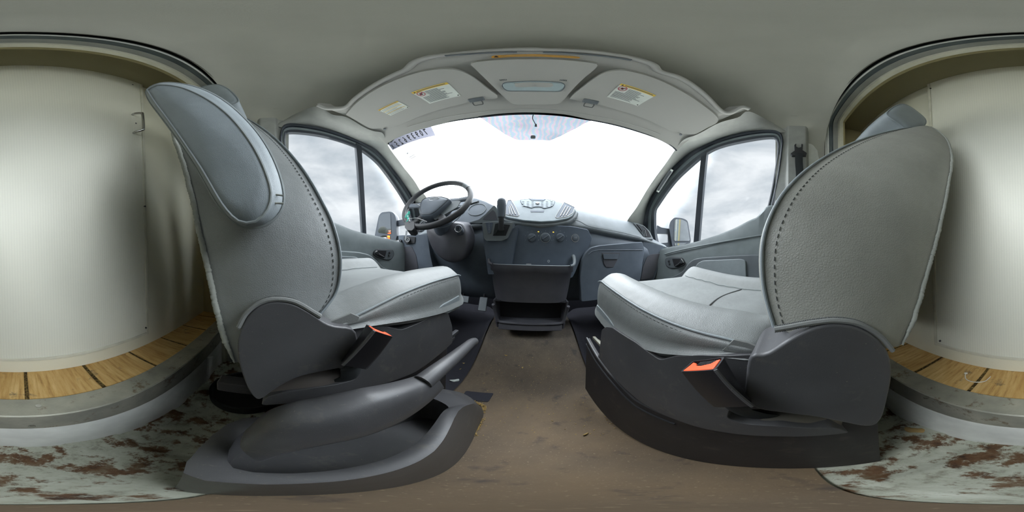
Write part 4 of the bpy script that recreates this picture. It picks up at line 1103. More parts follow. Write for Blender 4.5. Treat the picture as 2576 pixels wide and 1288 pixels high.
for k in range(-3, 4):
    if k == 0: continue
    for j in range(3):
        c = PD(1352+k*12, 507+j*5.2, .004)
        mesh_obj('radio_button', prism(rounded([c+V(a*.0065, 0, 0)+V(0, .6, .8)*b*.0026 for a, b in ((-1, -1), (1, -1), (1, 1), (-1, 1))], .001, 2), pn*.0012), MAT['pod'], rad)
mesh_obj('volume_knob', lathe(PD(1352, 512, .002), pn, [(0, .012), (.006, .0115), (.008, .009), (.0075, .008), (.0075, 0)], 24), MAT['satin'], rad)
mesh_obj('display_slot', prism([PD(*q, .0035) for q in ((1331, 500), (1372, 501), (1368, 505), (1337, 504))], pn*.002), MAT['stack'], rad)
mesh_obj('disc_slot', prism(rounded([PD(*q, .0) for q in ((1334, 530), (1369, 530), (1368, 534), (1335, 534))], .002), pn*.0015), MAT['stack'], pod)
for q in ([(1419, 509), (1446, 522), (1441, 536), (1427, 545), (1400, 549), (1397, 546)], [(1277, 505), (1285, 503), (1296, 520), (1306, 542), (1301, 545), (1266, 539)]):
    O = rounded([PD(a, b) for a, b in q], .006, 3)
    av = mesh_obj('air_vent', prism([p-pn*.001 for p in O], pn*.002), MAT['stack'], pod)
    mesh_obj('vent_rim', tube([p+pn*.001 for p in O], .0022, 6, closed=True), MAT['satin'], av)
    right = q[0][0] > 1350
    for t in ((.25, .5, .75)):
        if right: a, b = PD(1419+24*t, 513+10*t, .003), PD(1400+30*t, 548-4*t, .003)
        else: a, b = PD(1280-8*t+6, 508+14*t, .003), PD(1306-34*t*.9, 543-2*t, .003)
        mesh_obj('vent_slat', tube([a.lerp(b, .08), a.lerp(b, .9)], .0024, 6), MAT['satin'], av)

# centre stack
sy_ = .885
stO = [(1291, 573), (1300, 565), (1330, 564), (1386, 566), (1440, 569), (1480, 577), (1490, 600), (1480, 625), (1462, 650), (1450, 680), (1440, 700), (1287, 700), (1284, 640)]
cs = mesh_obj('centre_stack', prism(rounded([UY(a, b, sy_) for a, b in stO], .012, 3), (0, .05, 0)), MAT['stack'], dash, bevel=.005)
def knob(name, px, py, rpx, parent, mat='dashlow', y=sy_, h=.014, ring=None, n=V(0, -1, 0)):
    c = UY(px, py, y); r = rpx*.00244*c.length
    k = mesh_obj(name, lathe(c+n*-.002, n, [(0, r*1.0), (h*.6, r*.95), (h, r*.8), (h+.001, r*.6), (h+.001, 0)], 28), MAT[mat], parent)
    if ring: mesh_obj('knob_ring', tube([c+n*.002+V(math.cos(a)*r*1.05, 0, math.sin(a)*r*1.05) for a in lin(0, 6.283, 33)[:-1]], .0012, 6, closed=True), MAT[ring], k)
    return k, c, r
for px, ring in ((1338, None), (1372, 'mark'), (1409, None)):
    k, c, r = knob('climate_knob', px, 598, 11.5, cs, ring=ring)
    mesh_obj('grip_bar', box(c+V(0, -.016, 0), (r*1.5, .008, .006), Matrix.Rotation(R_(-35), 3, 'Y')), MAT['dashlow'], k, bevel=.002)
    for a in lin(200, -20, 7):
        q = c+V(math.cos(R_(a))*r*1.5, -.0015, math.sin(R_(a))*r*1.5)
        mesh_obj('dial_mark', lathe(q, (0, -1, 0), [(0, .0013), (.0006, .0013), (.0006, 0)], 6), MAT['mark'], k)
k, c, r = knob('power_socket', 1447, 599, 9, cs, h=.005, ring='satin')
mesh_obj('socket_text', text_mesh('12V', .011, c+V(0, -.0055, .001), (1, 0, 0), (0, 0, 1), .0003), MAT['mark'], k)
for px, py in ((1354.5, 583), (1392, 584)):
    c = UY(px, py, sy_)
    mesh_obj('amber_indicator', box(c+V(0, -.001, 0), (.007, .003, .0035)), MAT['amber'], cs, bevel=.001)
c = UY(1380, 657, sy_)
mesh_obj('aux_socket', tube([c+V(math.cos(a)*.0055, -.001, math.sin(a)*.0055) for a in lin(0, 6.283, 17)[:-1]], .0018, 6, closed=True), MAT['mark'], cs)

# glove box and end panel on the passenger side
gy = .86
gb_ = [(1462, 760), (1458, 700), (1464, 655), (1472, 636), (1487, 622), (1510, 617), (1617, 608), (1622, 628), (1614, 690), (1604, 740)]
gl = mesh_obj('glove_box_lid', prism(rounded([UP(a, b, (0, gy, 0), V(0, -1, -.12)) for a, b in gb_], .012, 3), (0, .04, 0)), MAT['dashlow'], dash, bevel=.006)
def GP(a, b, o=0): return UP(a, b, (0, gy-o, 0), V(0, -1, -.12))
hO = [(1514, 636), (1560, 636), (1555, 650), (1547, 664), (1543, 672), (1524, 672), (1519, 664), (1516, 650)]
hd = mesh_obj('lid_latch', prism(rounded([GP(a, b, .001) for a, b in hO], .006, 3), (0, -.003, 0)), MAT['console'], gl, bevel=.002)
mesh_obj('latch_paddle', prism(rounded([GP(a, b, .004) for a, b in ((1516, 639), (1557, 639), (1553, 652), (1518, 652))], .004, 3), (0, -.006, 0)), MAT['dashlow'], hd, bevel=.002)
mesh_obj('lid_crease', tube([GP(a, b, .001) for a, b in ((1480, 640), (1490, 632), (1505, 629), (1560, 629), (1617, 629))], .0025, 6), MAT['dashlow'], gl)
ey = .80
def EP(a, b, o=0): return UP(a, b, (.74, .86-o, 0), V(-.55, -.83, 0))
mesh_obj('end_panel', prism(rounded([EP(a, b) for a, b in ((1617, 607), (1632, 611), (1668, 618), (1672, 632), (1650, 690), (1640, 720), (1606, 720), (1622, 640))], .006, 3), (.03, .05, 0)), MAT['dashlow'], dash, bevel=.004)
mesh_obj('side_pocket', prism(rounded([EP(a, b, .003) for a, b in ((1638, 640), (1660, 638), (1652, 668), (1642, 700), (1612, 704), (1618, 670), (1628, 646))], .008, 3), (-.001, -.002, 0)), MAT['console'], dash, bevel=.001)
# outer vents at both ends
for s in (1, -1):
    vO = [(1593, 560), (1604, 562), (1620, 568), (1634, 582), (1644, 602), (1624, 602), (1612, 584)]
    nn = V(-.45, -.75, .35).normalized()
    Q = [UP(a, b, (.73, .87, .14), nn) for a, b in vO]
    if s < 0: Q = [V(-p.x, p.y, p.z) for p in Q]
    n2 = V(nn.x*s, nn.y, nn.z)
    O = rounded(Q, .008, 3)
    ev = mesh_obj('end_vent', prism([p-n2*.02 for p in O], n2*.022), MAT['satin'] if 0 else MAT['dashtop'], dash, bevel=.003)
    c = sum(O, Vector())/len(O); I_ = [c.lerp(p, .78)+n2*.003 for p in O]
    mesh_obj('vent_mouth', prism(I_, n2*.001), MAT['dark'], ev)
    a0_, a1_ = c.lerp(Q[1], .7), c.lerp(Q[5], .7)
    for off in (-.3, 0, .3):
        d = (Q[3]-c)*off*.7
        mesh_obj('vent_slat', tube([a0_+d+n2*.006, c+d*1.2+n2*.007, a1_+d+n2*.006], .0022, 6), MAT['dashtop'], ev)

# instrument binnacle with dial
binO = [(1128, 503), (1150, 499), (1175, 496), (1198, 498), (1222, 506), (1246, 518), (1240, 535), (1225, 550), (1205, 562), (1150, 566), (1110, 560), (1100, 530)]
by = .93
bn = V(0, -.9, .43).normalized()
def BP(a, b, o=0): return UP(a, b, V(-.42, by, .22)+bn*o, bn)
bz = mesh_obj('instrument_hood', prism([q-bn*.0 for q in rounded([BP(*q) for q in binO], .012, 3)], V(0, .10, .0)), MAT['dashlow'], dash, bevel=.010)
c = BP(1200, 527, .002)
mesh_obj('gauge_rim', tube([c+V(math.cos(a)*.058, 0, 0)+V(0, .43, .9)*math.sin(a)*.05 for a in lin(0, 6.283, 41)[:-1]], .0022, 6, closed=True), MAT['dashtop'], bz)
c = BP(1150, 530, .002)
mesh_obj('gauge_rim', tube([c+V(math.cos(a)*.058, 0, 0)+V(0, .43, .9)*math.sin(a)*.05 for a in lin(0, 6.283, 41)[:-1]], .0022, 6, closed=True), MAT['dashtop'], bz)
# diagonal trim with small triangular tray beside the shifter
tr_ = [(1180, 560), (1205, 552), (1222, 538), (1243, 516), (1250, 524), (1256, 552), (1262, 562), (1240, 560), (1222, 560), (1205, 562)]
tt = mesh_obj('tray_trim', prism(rounded([UY(a, b, .865) for a, b in tr_], .004, 3), (0, .03, 0)), MAT['dashtop'], dash, bevel=.004)
mesh_obj('tray_recess', prism(rounded([UY(a, b, .864) for a, b in ((1214, 553), (1218, 547), (1240, 528), (1246, 534), (1252, 553))], .003, 3), (0, -.001, 0)), MAT['console'], tt)

# shifter housing
sh_ = thing('gear_shifter', UY(1250, 600, .82), 'tall black gear lever standing on the dashboard left of the radio', 'gear lever')
bzO = [(1213, 560), (1245, 557), (1293, 560), (1288, 575), (1276, 600), (1262, 606), (1224, 606), (1217, 600)]
hous = mesh_obj('bezel', prism(rounded([UY(a, b, .815) for a, b in bzO], .005, 3), (0, .07, 0)), MAT['dashtop'], sh_, bevel=.005)
mesh_obj('boot_opening', prism([UY(a, b, .8145) for a, b in ((1246, 562), (1283, 566), (1272, 593), (1240, 593))], (0, -.0015, 0)), MAT['dark'], hous)
sel = mesh_obj('selector_scale', prism(rounded([UY(a, b, .8145) for a, b in ((1221, 560), (1240, 560), (1235, 587), (1228, 588))], .003), (0, -.002, 0)), MAT['stack'], hous)
for t, ch in zip(lin(0, 1, 6), 'PRNDSL'[:6]):
    mesh_obj('selector_mark', text_mesh(ch, .008, UY(1230.5, 564+21*t, .812), (1, 0, 0), (0, 0, 1), .0002), MAT['mark'], sel)
mesh_obj('shift_boot', loft([[UY(a, b, y) for a, b in q] for q, y in (([(1246, 592), (1268, 592), (1268, 588), (1246, 588)], .812), ([(1250, 580), (1270, 580), (1268, 574), (1252, 574)], .795), ([(1254, 570), (1270, 570), (1268, 566), (1256, 566)], .780))]), MAT['webbing'], sh_, bevel=.003)
mesh_obj('boot_fold', prism([UY(a, b, .80) for a, b in ((1240, 592), (1246, 562), (1255, 560), (1254, 582))], (0, .006, 0)), MAT['webbing'], sh_, bevel=.002)
stem = [UY(1261, 578, .79), UY(1261, 560, .772), UY(1261, 545, .765)]
mesh_obj('stem', tube(resample(stem, 8), [.014, .013, .0125, .0125, .0125, .013, .0135, .014], 14), MAT['black'], sh_)
kn = [(0, .0165), (.02, .019), (.05, .0225), (.068, .0225), (.078, .018), (.083, .008), (.084, 0)]
k0 = UY(1261, 547, .765); k1 = UY(1262, 498, .772)
mesh_obj('knob', lathe(k0, k1-k0, [(h*(k1-k0).length/.084, r) for h, r in kn], 20), MAT['dashlow'], sh_)
mesh_obj('knob_trim', tube([k0+V(.018, -.002, .0), k0.lerp(k1, .5)+V(.020, -.002, 0), k1+V(.014, 0, -.01)], .0028, 8), MAT['satin'], sh_)
# column beneath the shifter
mesh_obj('stack_side', prism(rounded([UY(a, b, .84) for a, b in ((1212, 566), (1224, 604), (1262, 606), (1278, 600), (1290, 575), (1304, 570), (1296, 610), (1284, 690), (1228, 690), (1218, 620))], .006, 3), (0, .06, 0)), MAT['stack'], dash, bevel=.006)

# console: open tray on top, bin at the foot
con = thing('console', V(0, .95, -.50), 'dark floor console with open tray on top and bin at its foot', 'console')
def plan(z, wl, wr_, yf, yb=1.02, r=.05):
    return rounded([V(-wl, yb, z), V(-wl, yf+.05, z), V(-wl+.05, yf, z), V(wr_-.05, yf, z), V(wr_, yf+.05, z), V(wr_, yb, z)], r, 4)
def zz(py, y): return UY(1340, py, y).z
zr_ = zz(668, .80)
body = [plan(zr_, .235, .225, .80), plan(zz(684, .803), .235, .225, .803), plan(zz(687, .812), .228, .218, .812), plan(zz(730, .83), .218, .208, .83), plan(zz(762, .85), .208, .20, .85)]
mesh_obj('body', loft([body[-1]]+list(reversed(body[:-1])), caps=False), MAT['console'], con, ang=60)
ins_ = [plan(zr_, .235, .225, .80), plan(zr_+.003, .228, .218, .806), plan(zr_, .222, .212, .813), plan(zr_-.06, .21, .20, .83)]
mesh_obj('tray_rim', loft(ins_, caps=False), MAT['dashtop'], con, ang=60)
mesh_obj('tray_floor', prism(plan(zr_-.05, .215, .205, .825), (0, 0, .004)), MAT['console'], con)
# raised horns of the tray rim
for s, w in ((-1, .232), (1, .222)):
    pts_ = [V(s*(w-.03), .806, zr_), V(s*(w-.01), .82, zr_+.006), V(s*w, .845, zr_+.022), V(s*(w+.004), .875, zr_+.045), V(s*(w+.004), .90, zr_+.055)]
    mesh_obj('rim_horn', tube(resample(cr(pts_, 5), 24), [.006+.006*i/23 for i in range(24)], 8), MAT['dashtop'] if s > 0 else MAT['console'], con)
zb0 = zz(764, .85); zb1 = zz(812, .90); zb2 = zz(828, .92)
mesh_obj('bin_back', box((-.004, .99, (zb0+zb2)/2), (.40, .02, zb0-zb2)), MAT['dark'], con)
mesh_obj('bin_roof', box((-.004, .93, zb0+.004), (.40, .14, .006)), MAT['dark'], con)
mesh_obj('bin_floor', box((-.004, .95, zb1-.004), (.39, .11, .006)), MAT['console'], con)
for s, w in ((-1, .206), (1, .198)):
    mesh_obj('bin_side', prism([V(s*w, .85, zb0+.01), V(s*w, .875, zb0-.03), V(s*(w-.006), .895, zb1), V(s*(w-.01), .915, zb2), V(s*(w-.01), 1.0, zb2), V(s*w, 1.0, zb0+.01)], (-s*.012, 0, 0)), MAT['console'], con, bevel=.004)
lipc = [V(-.206, .86, zb0-.02), V(-.200, .885, (zb0+zb1)/2), V(-.185, .898, zb1+.004), V(-.15, .900, zb1-.006), V(0, .902, zb1-.009), V(.14, .900, zb1-.006), V(.177, .898, zb1+.004), V(.192, .885, (zb0+zb1)/2), V(.198, .86, zb0-.02)]
mesh_obj('bin_lip', tube(resample(cr(lipc, 6), 60), .009, 10), MAT['console'], con, ang=70)
mesh_obj('bin_front', box((-.004, .908, (zb1+zb2)/2-.012), (.36, .012, .04)), MAT['console'], con, bevel=.005)
mesh_obj('coin', lathe(UY(1330, 665, .86), (0, 0, 1), [(0, .014), (.003, .013), (.003, 0)], 20), MAT['satin'], con)

# steering wheel
tl, yw = .588, .1057
Cw = V(-.4828, .7012, .2807)
uu = V(math.cos(yw), math.sin(yw), 0); bb_ = V(-math.sin(yw), math.cos(yw), 0)
ww = V(0, 0, 1)*math.cos(tl)+bb_*math.sin(tl); nn_ = uu.cross(ww)
sw = thing('steering_wheel', Cw-nn_*.10, 'black four spoke steering wheel with worn rim and centre pad', 'steering wheel')
RW, rwr = .186, .0150
rim = []
for a in lin(0, 2*math.pi, 97)[:-1]: rim.append(Cw+(uu*math.cos(a)+ww*math.sin(a))*RW)
mesh_obj('rim', tube(rim, rwr, 16, closed=True, up=nn_), MAT['black'], sw, ang=80)
def WP(a, b, o): return UP(a, b, Cw+nn_*o, nn_)
hub = [(1058, 512), (1064, 503), (1080, 497), (1115, 496), (1136, 502), (1118, 520), (1100, 536), (1086, 545), (1060, 546), (1054, 532)]
Hh = rounded([WP(a, b, .012) for a, b in hub], .012, 4)
hc = sum(Hh, Vector())/len(Hh)
hb1 = mesh_obj('airbag_pad', loft([[hc.lerp(p, 1.0)-nn_*.06 for p in Hh], Hh, [hc.lerp(p, .93)+nn_*.008 for p in Hh], [hc.lerp(p, .7)+nn_*.012 for p in Hh], [hc.lerp(p, .3)+nn_*.014 for p in Hh]]), MAT['dashlow'], sw, ang=70)
mesh_obj('pad_seam', tube([hc.lerp(p, .9)+nn_*.0095 for p in Hh], .0012, 6, closed=True), MAT['black'], hb1)
oc = WP(1092, 500.5, .024)
mesh_obj('oval_emblem', tube([oc+uu*math.cos(a)*.028+ww*math.sin(a)*.011 for a in lin(0, 6.283, 33)[:-1]], .002, 8, closed=True), MAT['satin'], hb1)
mesh_obj('oval_plate', loft([[oc-nn_*h+uu*math.cos(a)*.027*k+ww*math.sin(a)*.010*k for a in lin(0, 6.283, 33)[:-1]] for h, k in ((.004, 1), (-.0, .98), (-.001, .5))]), MAT['dashtop'], hb1)
def spoke(a0, a1, w0, w1):
    p0 = Cw+(uu*math.cos(a0)+ww*math.sin(a0))*.06; p1 = Cw+(uu*math.cos(a1)+ww*math.sin(a1))*RW
    return tube([p0-nn_*.012, p0.lerp(p1, .5)-nn_*.010, p1-nn_*.002], [w0, (w0+w1)/2*.85, w1], 12, flat=.35, up=nn_)
for a0, a1 in ((.05, .02), (math.pi-.05, math.pi-.02)):
    mesh_obj('spoke', spoke(a0, a1, .026, .020), MAT['dashlow'], sw)
for a0, a1 in ((-1.15, -1.05), (-math.pi+1.15, -math.pi+1.05)):
    mesh_obj('spoke', spoke(a0, a1, .024, .020), MAT['black'], sw)
mesh_obj('spoke_panel', prism(rounded([WP(a, b, -.004) for a, b in ((1136, 505), (1160, 504), (1150, 522), (1110, 545), (1096, 552), (1088, 548), (1104, 536), (1122, 520))], .006), -nn_*.008), MAT['dashtop'], sw, bevel=.003)
mesh_obj('satin_spoke_trim', tube([WP(a, b, -.002) for a, b in ((1040, 513), (1050, 514), (1057, 518))], .0025, 6), MAT['satin'], sw)
mesh_obj('satin_spoke_trim', tube(resample(cr([WP(a, b, .0) for a, b in ((1014, 556), (1030, 551), (1048, 549), (1062, 553), (1074, 558))], 5), 20), .0025, 6), MAT['satin'], sw)
mesh_obj('rim_wear', tube([Cw+(uu*math.cos(a)+ww*math.sin(a))*(RW-.0005)+nn_*.001 for a in lin(.50, .78, 12)], rwr+.0006, 14, up=nn_), MAT['doordk'], sw)
# shroud of the steering column with ignition lock
col = thing('steering_column', Cw-nn_*.15, 'dark steering column shroud with ignition lock and stalks', 'steering column')
colO = [(1072, 575), (1076, 596), (1086, 622), (1102, 643), (1122, 657), (1142, 662), (1160, 655), (1172, 638), (1178, 612), (1176, 585), (1164, 560), (1120, 556)]
q1 = rounded([UY(a, b, .80) for a, b in colO], .02, 3); cc1 = sum(q1, Vector())/len(q1)
mesh_obj('knee_cover', loft([[p+V(0, .10, .02) for p in q1], [p+V(0, .02, 0) for p in q1], q1, [cc1.lerp(p, .9)+V(0, -.012, 0) for p in q1], [cc1.lerp(p, .5)+V(0, -.024, 0) for p in q1], [cc1.lerp(p, .1)+V(0, -.027, 0) for p in q1]]), MAT['console'], col, ang=70)
shc = [Cw-nn_*.045, Cw-nn_*.10-ww*.02, Cw-nn_*.2-ww*.05]
mesh_obj('shroud', tube(resample(shc, 8), [.045, .055, .058, .06, .06, .06, .06, .06], 20, flat=1.1, up=ww), MAT['dashlow'], col)
ic = UY(1153, 576, .735)
ig = mesh_obj('ignition_lock', lathe(ic, V(.25, -.85, .1), [(-.05, .022), (0, .021), (.004, .018), (.002, .015), (.002, 0)], 24), MAT['dashlow'], col)
mesh_obj('lock_ring', tube([ic+V(.001, -.004, 0)+V(.95, .28, 0)*math.cos(a)*.0165+V(0, .1, 1)*math.sin(a)*.0165 for a in lin(2.4, 6.4, 20)], .0018, 6), MAT['chrome'], ig)
mesh_obj('key_slot', box(ic+V(.001, -.004, 0), (.004, .004, .016)), MAT['dark'], ig)
for pts_ in ([(1182, 514, .76), (1192, 511, .74), (1203, 508, .72)], [(1050, 512, .80), (1040, 516, .78), (1032, 520, .76)]):
    P = [UY(*q) for q in pts_]; mesh_obj('stalk', tube([V(Cw.x, .82, P[0].z-.01)]+P, [.007, .006, .0055, .006], 10), MAT['dashtop'] if pts_[0][0] > 1100 else MAT['black'], col)
# thin bright lip of the column shroud below the rim
mesh_obj('shroud_lip', tube(resample(cr([UY(a, b, .70) for a, b in ((1092, 571), (1110, 573), (1130, 567), (1150, 552), (1160, 540), (1161, 535))], 6), 24), .0016, 6), MAT['dashtop'], col)
# driver side end of the dash with light switch
dsp = mesh_obj('driver_end_panel', prism(rounded([UP(a, b, (-.74, .82, 0), V(.35, -.94, 0)) for a, b in ((1002, 592), (1075, 590), (1082, 640), (1095, 700), (1020, 700), (1006, 640))], .008, 3), (0, .06, 0)), MAT['dashlow'], dash, bevel=.006)
def DP(a, b, o=0): return UP(a, b, (-.74, .82-o, 0), V(.35, -.94, 0))
mesh_obj('door_pocket_recess', prism(rounded([DP(a, b, .001) for a, b in ((1012, 622), (1036, 620), (1046, 640), (1052, 672), (1046, 690), (1020, 690), (1014, 650))], .008, 3), (0, -.002, 0)), MAT['console'], dsp)
mesh_obj('switch_plate', prism(rounded([DP(a, b, .001) for a, b in ((1017, 594), (1046, 596), (1044, 612), (1022, 614), (1016, 606))], .004, 3), (0, -.004, 0)), MAT['black'], dsp, bevel=.002)
n3 = V(.3, -.94, .05).normalized()
for (px, py, r, mt) in ((1027.5, 604, .0165, 'satin'), (1009, 606, .009, 'black')):
    c = DP(px, py, .004)
    k = mesh_obj('light_switch' if r > .01 else 'dimmer_knob', lathe(c, n3, [(0, r), (.012, r*.95), (.014, r*.8), (.013, r*.7), (.013, 0)], 24), MAT['black'], dsp)
    mesh_obj('switch_ring', lathe(c+n3*.012, n3, [(0, r*.98), (.0025, r*.94), (.0025, r*.76), (0, r*.74)], 24), MAT[mt], k)
    mesh_obj('switch_mark', lathe(c+n3*.0135, n3, [(0, r*.3), (.0006, r*.3), (.0006, 0)], 10), MAT['dashtop'], k)
# teal twine with tag on the wheel rim
tw = thing('tag_twine', WP(1026, 545, .03), 'bundle of teal twine tied to the left of the steering wheel rim', 'twine')
tc_ = WP(1026, 541, .03); ms = []
for i in range(5):
    ph = i*.7
    P = [tc_+uu*(.010*math.cos(a+ph)*(1-.1*i)+.002*noise.noise(V(a, i, 0)))+ww*(.024*math.sin(a)+.003*noise.noise(V(i, a, 3)))+nn_*(.006*math.sin(2*a+i)) for a in lin(0, 6.283, 25)[:-1]]
    ms.append(tube(P, .0011, 6, closed=True))
for i in range(4):
    ms.append(tube([tc_+uu*(.001*i)-ww*.012, tc_+uu*(.012+.002*i)-ww*.030, tc_+uu*(.022-.003*i)-ww*(.043+.003*i)], .0011, 6))
mesh_obj('twine_loops', join(*ms), MAT['teal'], tw, ang=80)
bx0 = [WP(a, b, .02) for a, b in ((1019, 558), (1041, 557), (1042, 574), (1036, 580), (1024, 579), (1018, 572))]
mesh_obj('rim_block', prism(rounded(bx0, .006, 3), -nn_*.04), MAT['black'], sw, bevel=.008)
mesh_obj('paper_tag', prism([WP(a, b, -.01) for a, b in ((1021, 580), (1026, 581), (1021, 604), (1018, 604))], nn_*.0008), MAT['doordk'], tw)

# ================================================================== SUN VISORS, OVERHEAD CONSOLE, STICKERS
visL = [(870, 289), (893, 263), (915, 245), (944, 226), (1010, 196), (1068, 179), (1126, 174), (1163, 181), (1196, 199), (1225, 222), (1252, 242), (1245, 249), (1219, 249), (1182, 257), (1130, 269), (1080, 284), (1040, 299), (1010, 312), (972, 327), (958, 322), (935, 324), (912, 313)]
visR = [(1433, 249), (1440, 240), (1460, 224), (1482, 207), (1519, 184), (1556, 177), (1591, 181), (1649, 198), (1708, 226), (1766, 263), (1808, 302), (1778, 322), (1750, 337), (1733, 338), (1712, 335), (1698, 334), (1660, 316), (1626, 300), (1590, 287), (1556, 277), (1503, 263), (1463, 255)]
def surf_slab(P2, off, th, nx=None):
    """slab lying on the overhead surface: fan-free grid clipped by scanning between two chains"""
    P = resample(cr([SH(a, b, off) for a, b in P2]+[SH(*P2[0], off)], 4), 121)[:-1]
    n = len(P)
    i0 = min(range(n), key=lambda i: P[i].x); i1 = max(range(n), key=lambda i: P[i].x)
    A = [P[(i0+k) % n] for k in range((i1-i0) % n+1)]; B = [P[(i0-k) % n] for k in range((i0-i1) % n+1)]
    m_ = 48; A = resample(A, m_); B = resample(B, m_)
    rows = []
    def zf(p): return V(p.x, p.y, .9625-.4375*p.y-.2*p.x*p.x-off)
    for t in lin(0, 1, 9): rows.append([zf(a.lerp(b, t)) for a, b in zip(A, B)])
    top = [[p+V(0, 0, th) for p in r] for r in rows]
    v = [p for r in rows for p in r]+[p for r in top for p in r]
    f = []; N_ = 9*m_
    for j in range(8):
        for i in range(m_-1):
            q = (j*m_+i, j*m_+i+1, (j+1)*m_+i+1, (j+1)*m_+i); f.append(q); f.append(tuple(N_+k for k in reversed(q)))
    for i in range(m_-1):
        f.append((i, i+1, N_+i+1, N_+i)); f.append((8*m_+i, N_+8*m_+i, N_+8*m_+i+1, 8*m_+i+1))
    for j in range(8):
        for i in (0, m_-1): f.append((j*m_+i, (j+1)*m_+i, N_+(j+1)*m_+i, N_+j*m_+i))
    return v, f, A+list(reversed(B))
def visor(P2, label, clip, pivot):
    v, f, edge = surf_slab(P2, .020, .022)
    o = mesh_obj('sun_visor', (v, f), MAT['visor'], bevel=.005, ang=50)
    tag(o, label, 'sun visor', 'sun visors folded up on the overhead shelf')
    c = SH(*clip, .022)
    sx = 1
    cl = mesh_obj('visor_clip', box(c+V(0, .0, .002), (.052, .022, .012), Matrix.Rotation(R_(-24), 3, 'X')), MAT['doordk'], o, bevel=.004)
    L_ = [c+V(-.017, .010, -.006), c+V(-.015, .026, -.014), c+V(.015, .026, -.014), c+V(.017, .010, -.006)]
    mesh_obj('clip_loop', tube(rounded(L_, .004), .0022, 8), MAT['stitch'], cl)
    c = SH(*pivot, .024)
    mesh_obj('pivot_screw', lathe(c, (0, .2, -1), [(-.004, .007), (.002, .006), (.001, .003), (.001, 0)], 14), MAT['doordk'], o)
    return o
vL = visor(visL, 'grey driver sun visor with two warning stickers', (1198, 251), (968, 325))
vR = visor(visR, 'grey passenger sun visor with one warning sticker', (1486, 256), (1712, 339))
def sticker(name, q, parent, label, top='yellow', lines=9, circle=None, off=.0212, stripes=()):
    """q: corners in reading order TL, TR, BR, BL on the visor"""
    C_ = [SH(a, b, off) for a, b in q]
    def P_(u, v, o=0): 
        p = C_[0].lerp(C_[1], u).lerp(C_[3].lerp(C_[2], u), v); return V(p.x, p.y, p.z-o)
    def quad(u0, v0, u1, v1, o): return prism([P_(u0, v0, o), P_(u1, v0, o), P_(u1, v1, o), P_(u0, v1, o)], (0, 0, .0004))
    st = mesh_obj(name, quad(0, 0, 1, 1, .0002), MAT['paper'], parent)
    st['label'] = label
    mesh_obj('header_band', quad(0, 0, 1, .13, .0007), MAT[top], st)
    mesh_obj('header_text', quad(.13, .045, .93, .085, .0011), MAT['doordk'], st)
    mesh_obj('alert_triangle', prism([P_(.035, .11, .0011), P_(.095, .11, .0011), P_(.065, .02, .0011)], (0, 0, .0003)), MAT['inkblk'], st)
    ms = []
    rnd = random.Random(len(name)+lines)
    for i in range(lines):
        v = .20+.70*i/(lines-1); u0 = .30 if circle and v < .48 else .06
        ms.append(quad(u0, v, .62+.3*rnd.random(), v+.022, .0007))
    mesh_obj('text_lines', join(*ms), MAT['ink'], st)
    if circle:
        ring = [P_(circle[0]+.10*math.cos(a), circle[1]+.14*math.sin(a), .0012) for a in lin(0, 6.283, 29)[:-1]]
        mesh_obj('prohibition_ring', join(tube(ring, .0012, 5, closed=True), tube([ring[11], ring[25]], .0011, 5)), MAT['inkred'], st)
        mesh_obj('pictogram', join(quad(circle[0]-.04, circle[1]-.05, circle[0]+.03, circle[1]+.06, .0010), quad(circle[0]+.03, circle[1]-.07, circle[0]+.06, circle[1]-.02, .0010)), MAT['inkblk'], st)
    for k, (v, mt) in enumerate(stripes): mesh_obj('coloured_rule', quad(.0, v, .95, v+.03, .0009), MAT[mt], st)
    mesh_obj('corner_mark', quad(.93, .90, .975, .95, .001), MAT['inkblk'], st)
    return st
sticker('airbag_sticker', [(1034, 233), (1124, 207), (1159, 241), (1081, 261)], vL, 'white sticker with yellow band and red prohibition circle', lines=14, circle=(.15, .27))
sticker('rollover_sticker', [(951, 277), (999, 254), (1030, 270), (983, 291)], vL, 'small white sticker with yellow stripes', lines=7, stripes=((.42, 'yellow'), (.70, 'yellow')))
sticker('airbag_sticker', [(1563, 210), (1651, 240), (1604, 267), (1527, 244)], vR, 'white sticker with yellow band and red prohibition circle', lines=14, circle=(.15, .27))
ocP = [(1184, 163), (1190, 158), (1225, 153), (1280, 150), (1340, 149), (1400, 150), (1450, 154), (1497, 160), (1503, 166), (1490, 180), (1460, 205), (1432, 235), (1415, 254), (1400, 262), (1340, 263), (1293, 262), (1277, 252), (1255, 232), (1220, 198)]
v, f, edge = surf_slab(ocP, .022, .026)
oc_ = mesh_obj('overhead_console', (v, f), MAT['visor'], bevel=.005)
tag(oc_, 'grey overhead console between the sun visors with a clear map lamp', 'overhead console')
lmp = [(1263, 216), (1268, 208), (1290, 206), (1342, 204), (1395, 206), (1416, 209), (1421, 217), (1414, 227), (1400, 230), (1342, 229), (1285, 229), (1270, 225)]
v, f, edge = surf_slab(lmp, .026, .006)
ml = mesh_obj('map_lamp', (v, f), MAT['lens'], oc_, bevel=.002)
mesh_obj('lamp_bezel', tube(resample([p+V(0, 0, -.001) for p in edge+[edge[0]]], 80), .0016, 6), MAT['doordk'], ml)
for q in ([(1295, 210), (1345, 208), (1345, 218), (1300, 219)], [(1345, 208), (1388, 210), (1385, 219), (1345, 218)], [(1333, 212), (1353, 212), (1352, 217), (1335, 217)]):
    v, f, _ = surf_slab(q, .0285, .003); mesh_obj('lamp_switch', (v, f), MAT['visor'], ml)
for q in ([(1264, 212), (1292, 209), (1298, 222), (1280, 226), (1268, 222)], [(1390, 209), (1418, 212), (1416, 222), (1404, 226), (1386, 222)]):
    v, f, _ = surf_slab(q, .0282, .003); mesh_obj('reading_lens', (v, f), MAT['lens'], ml)
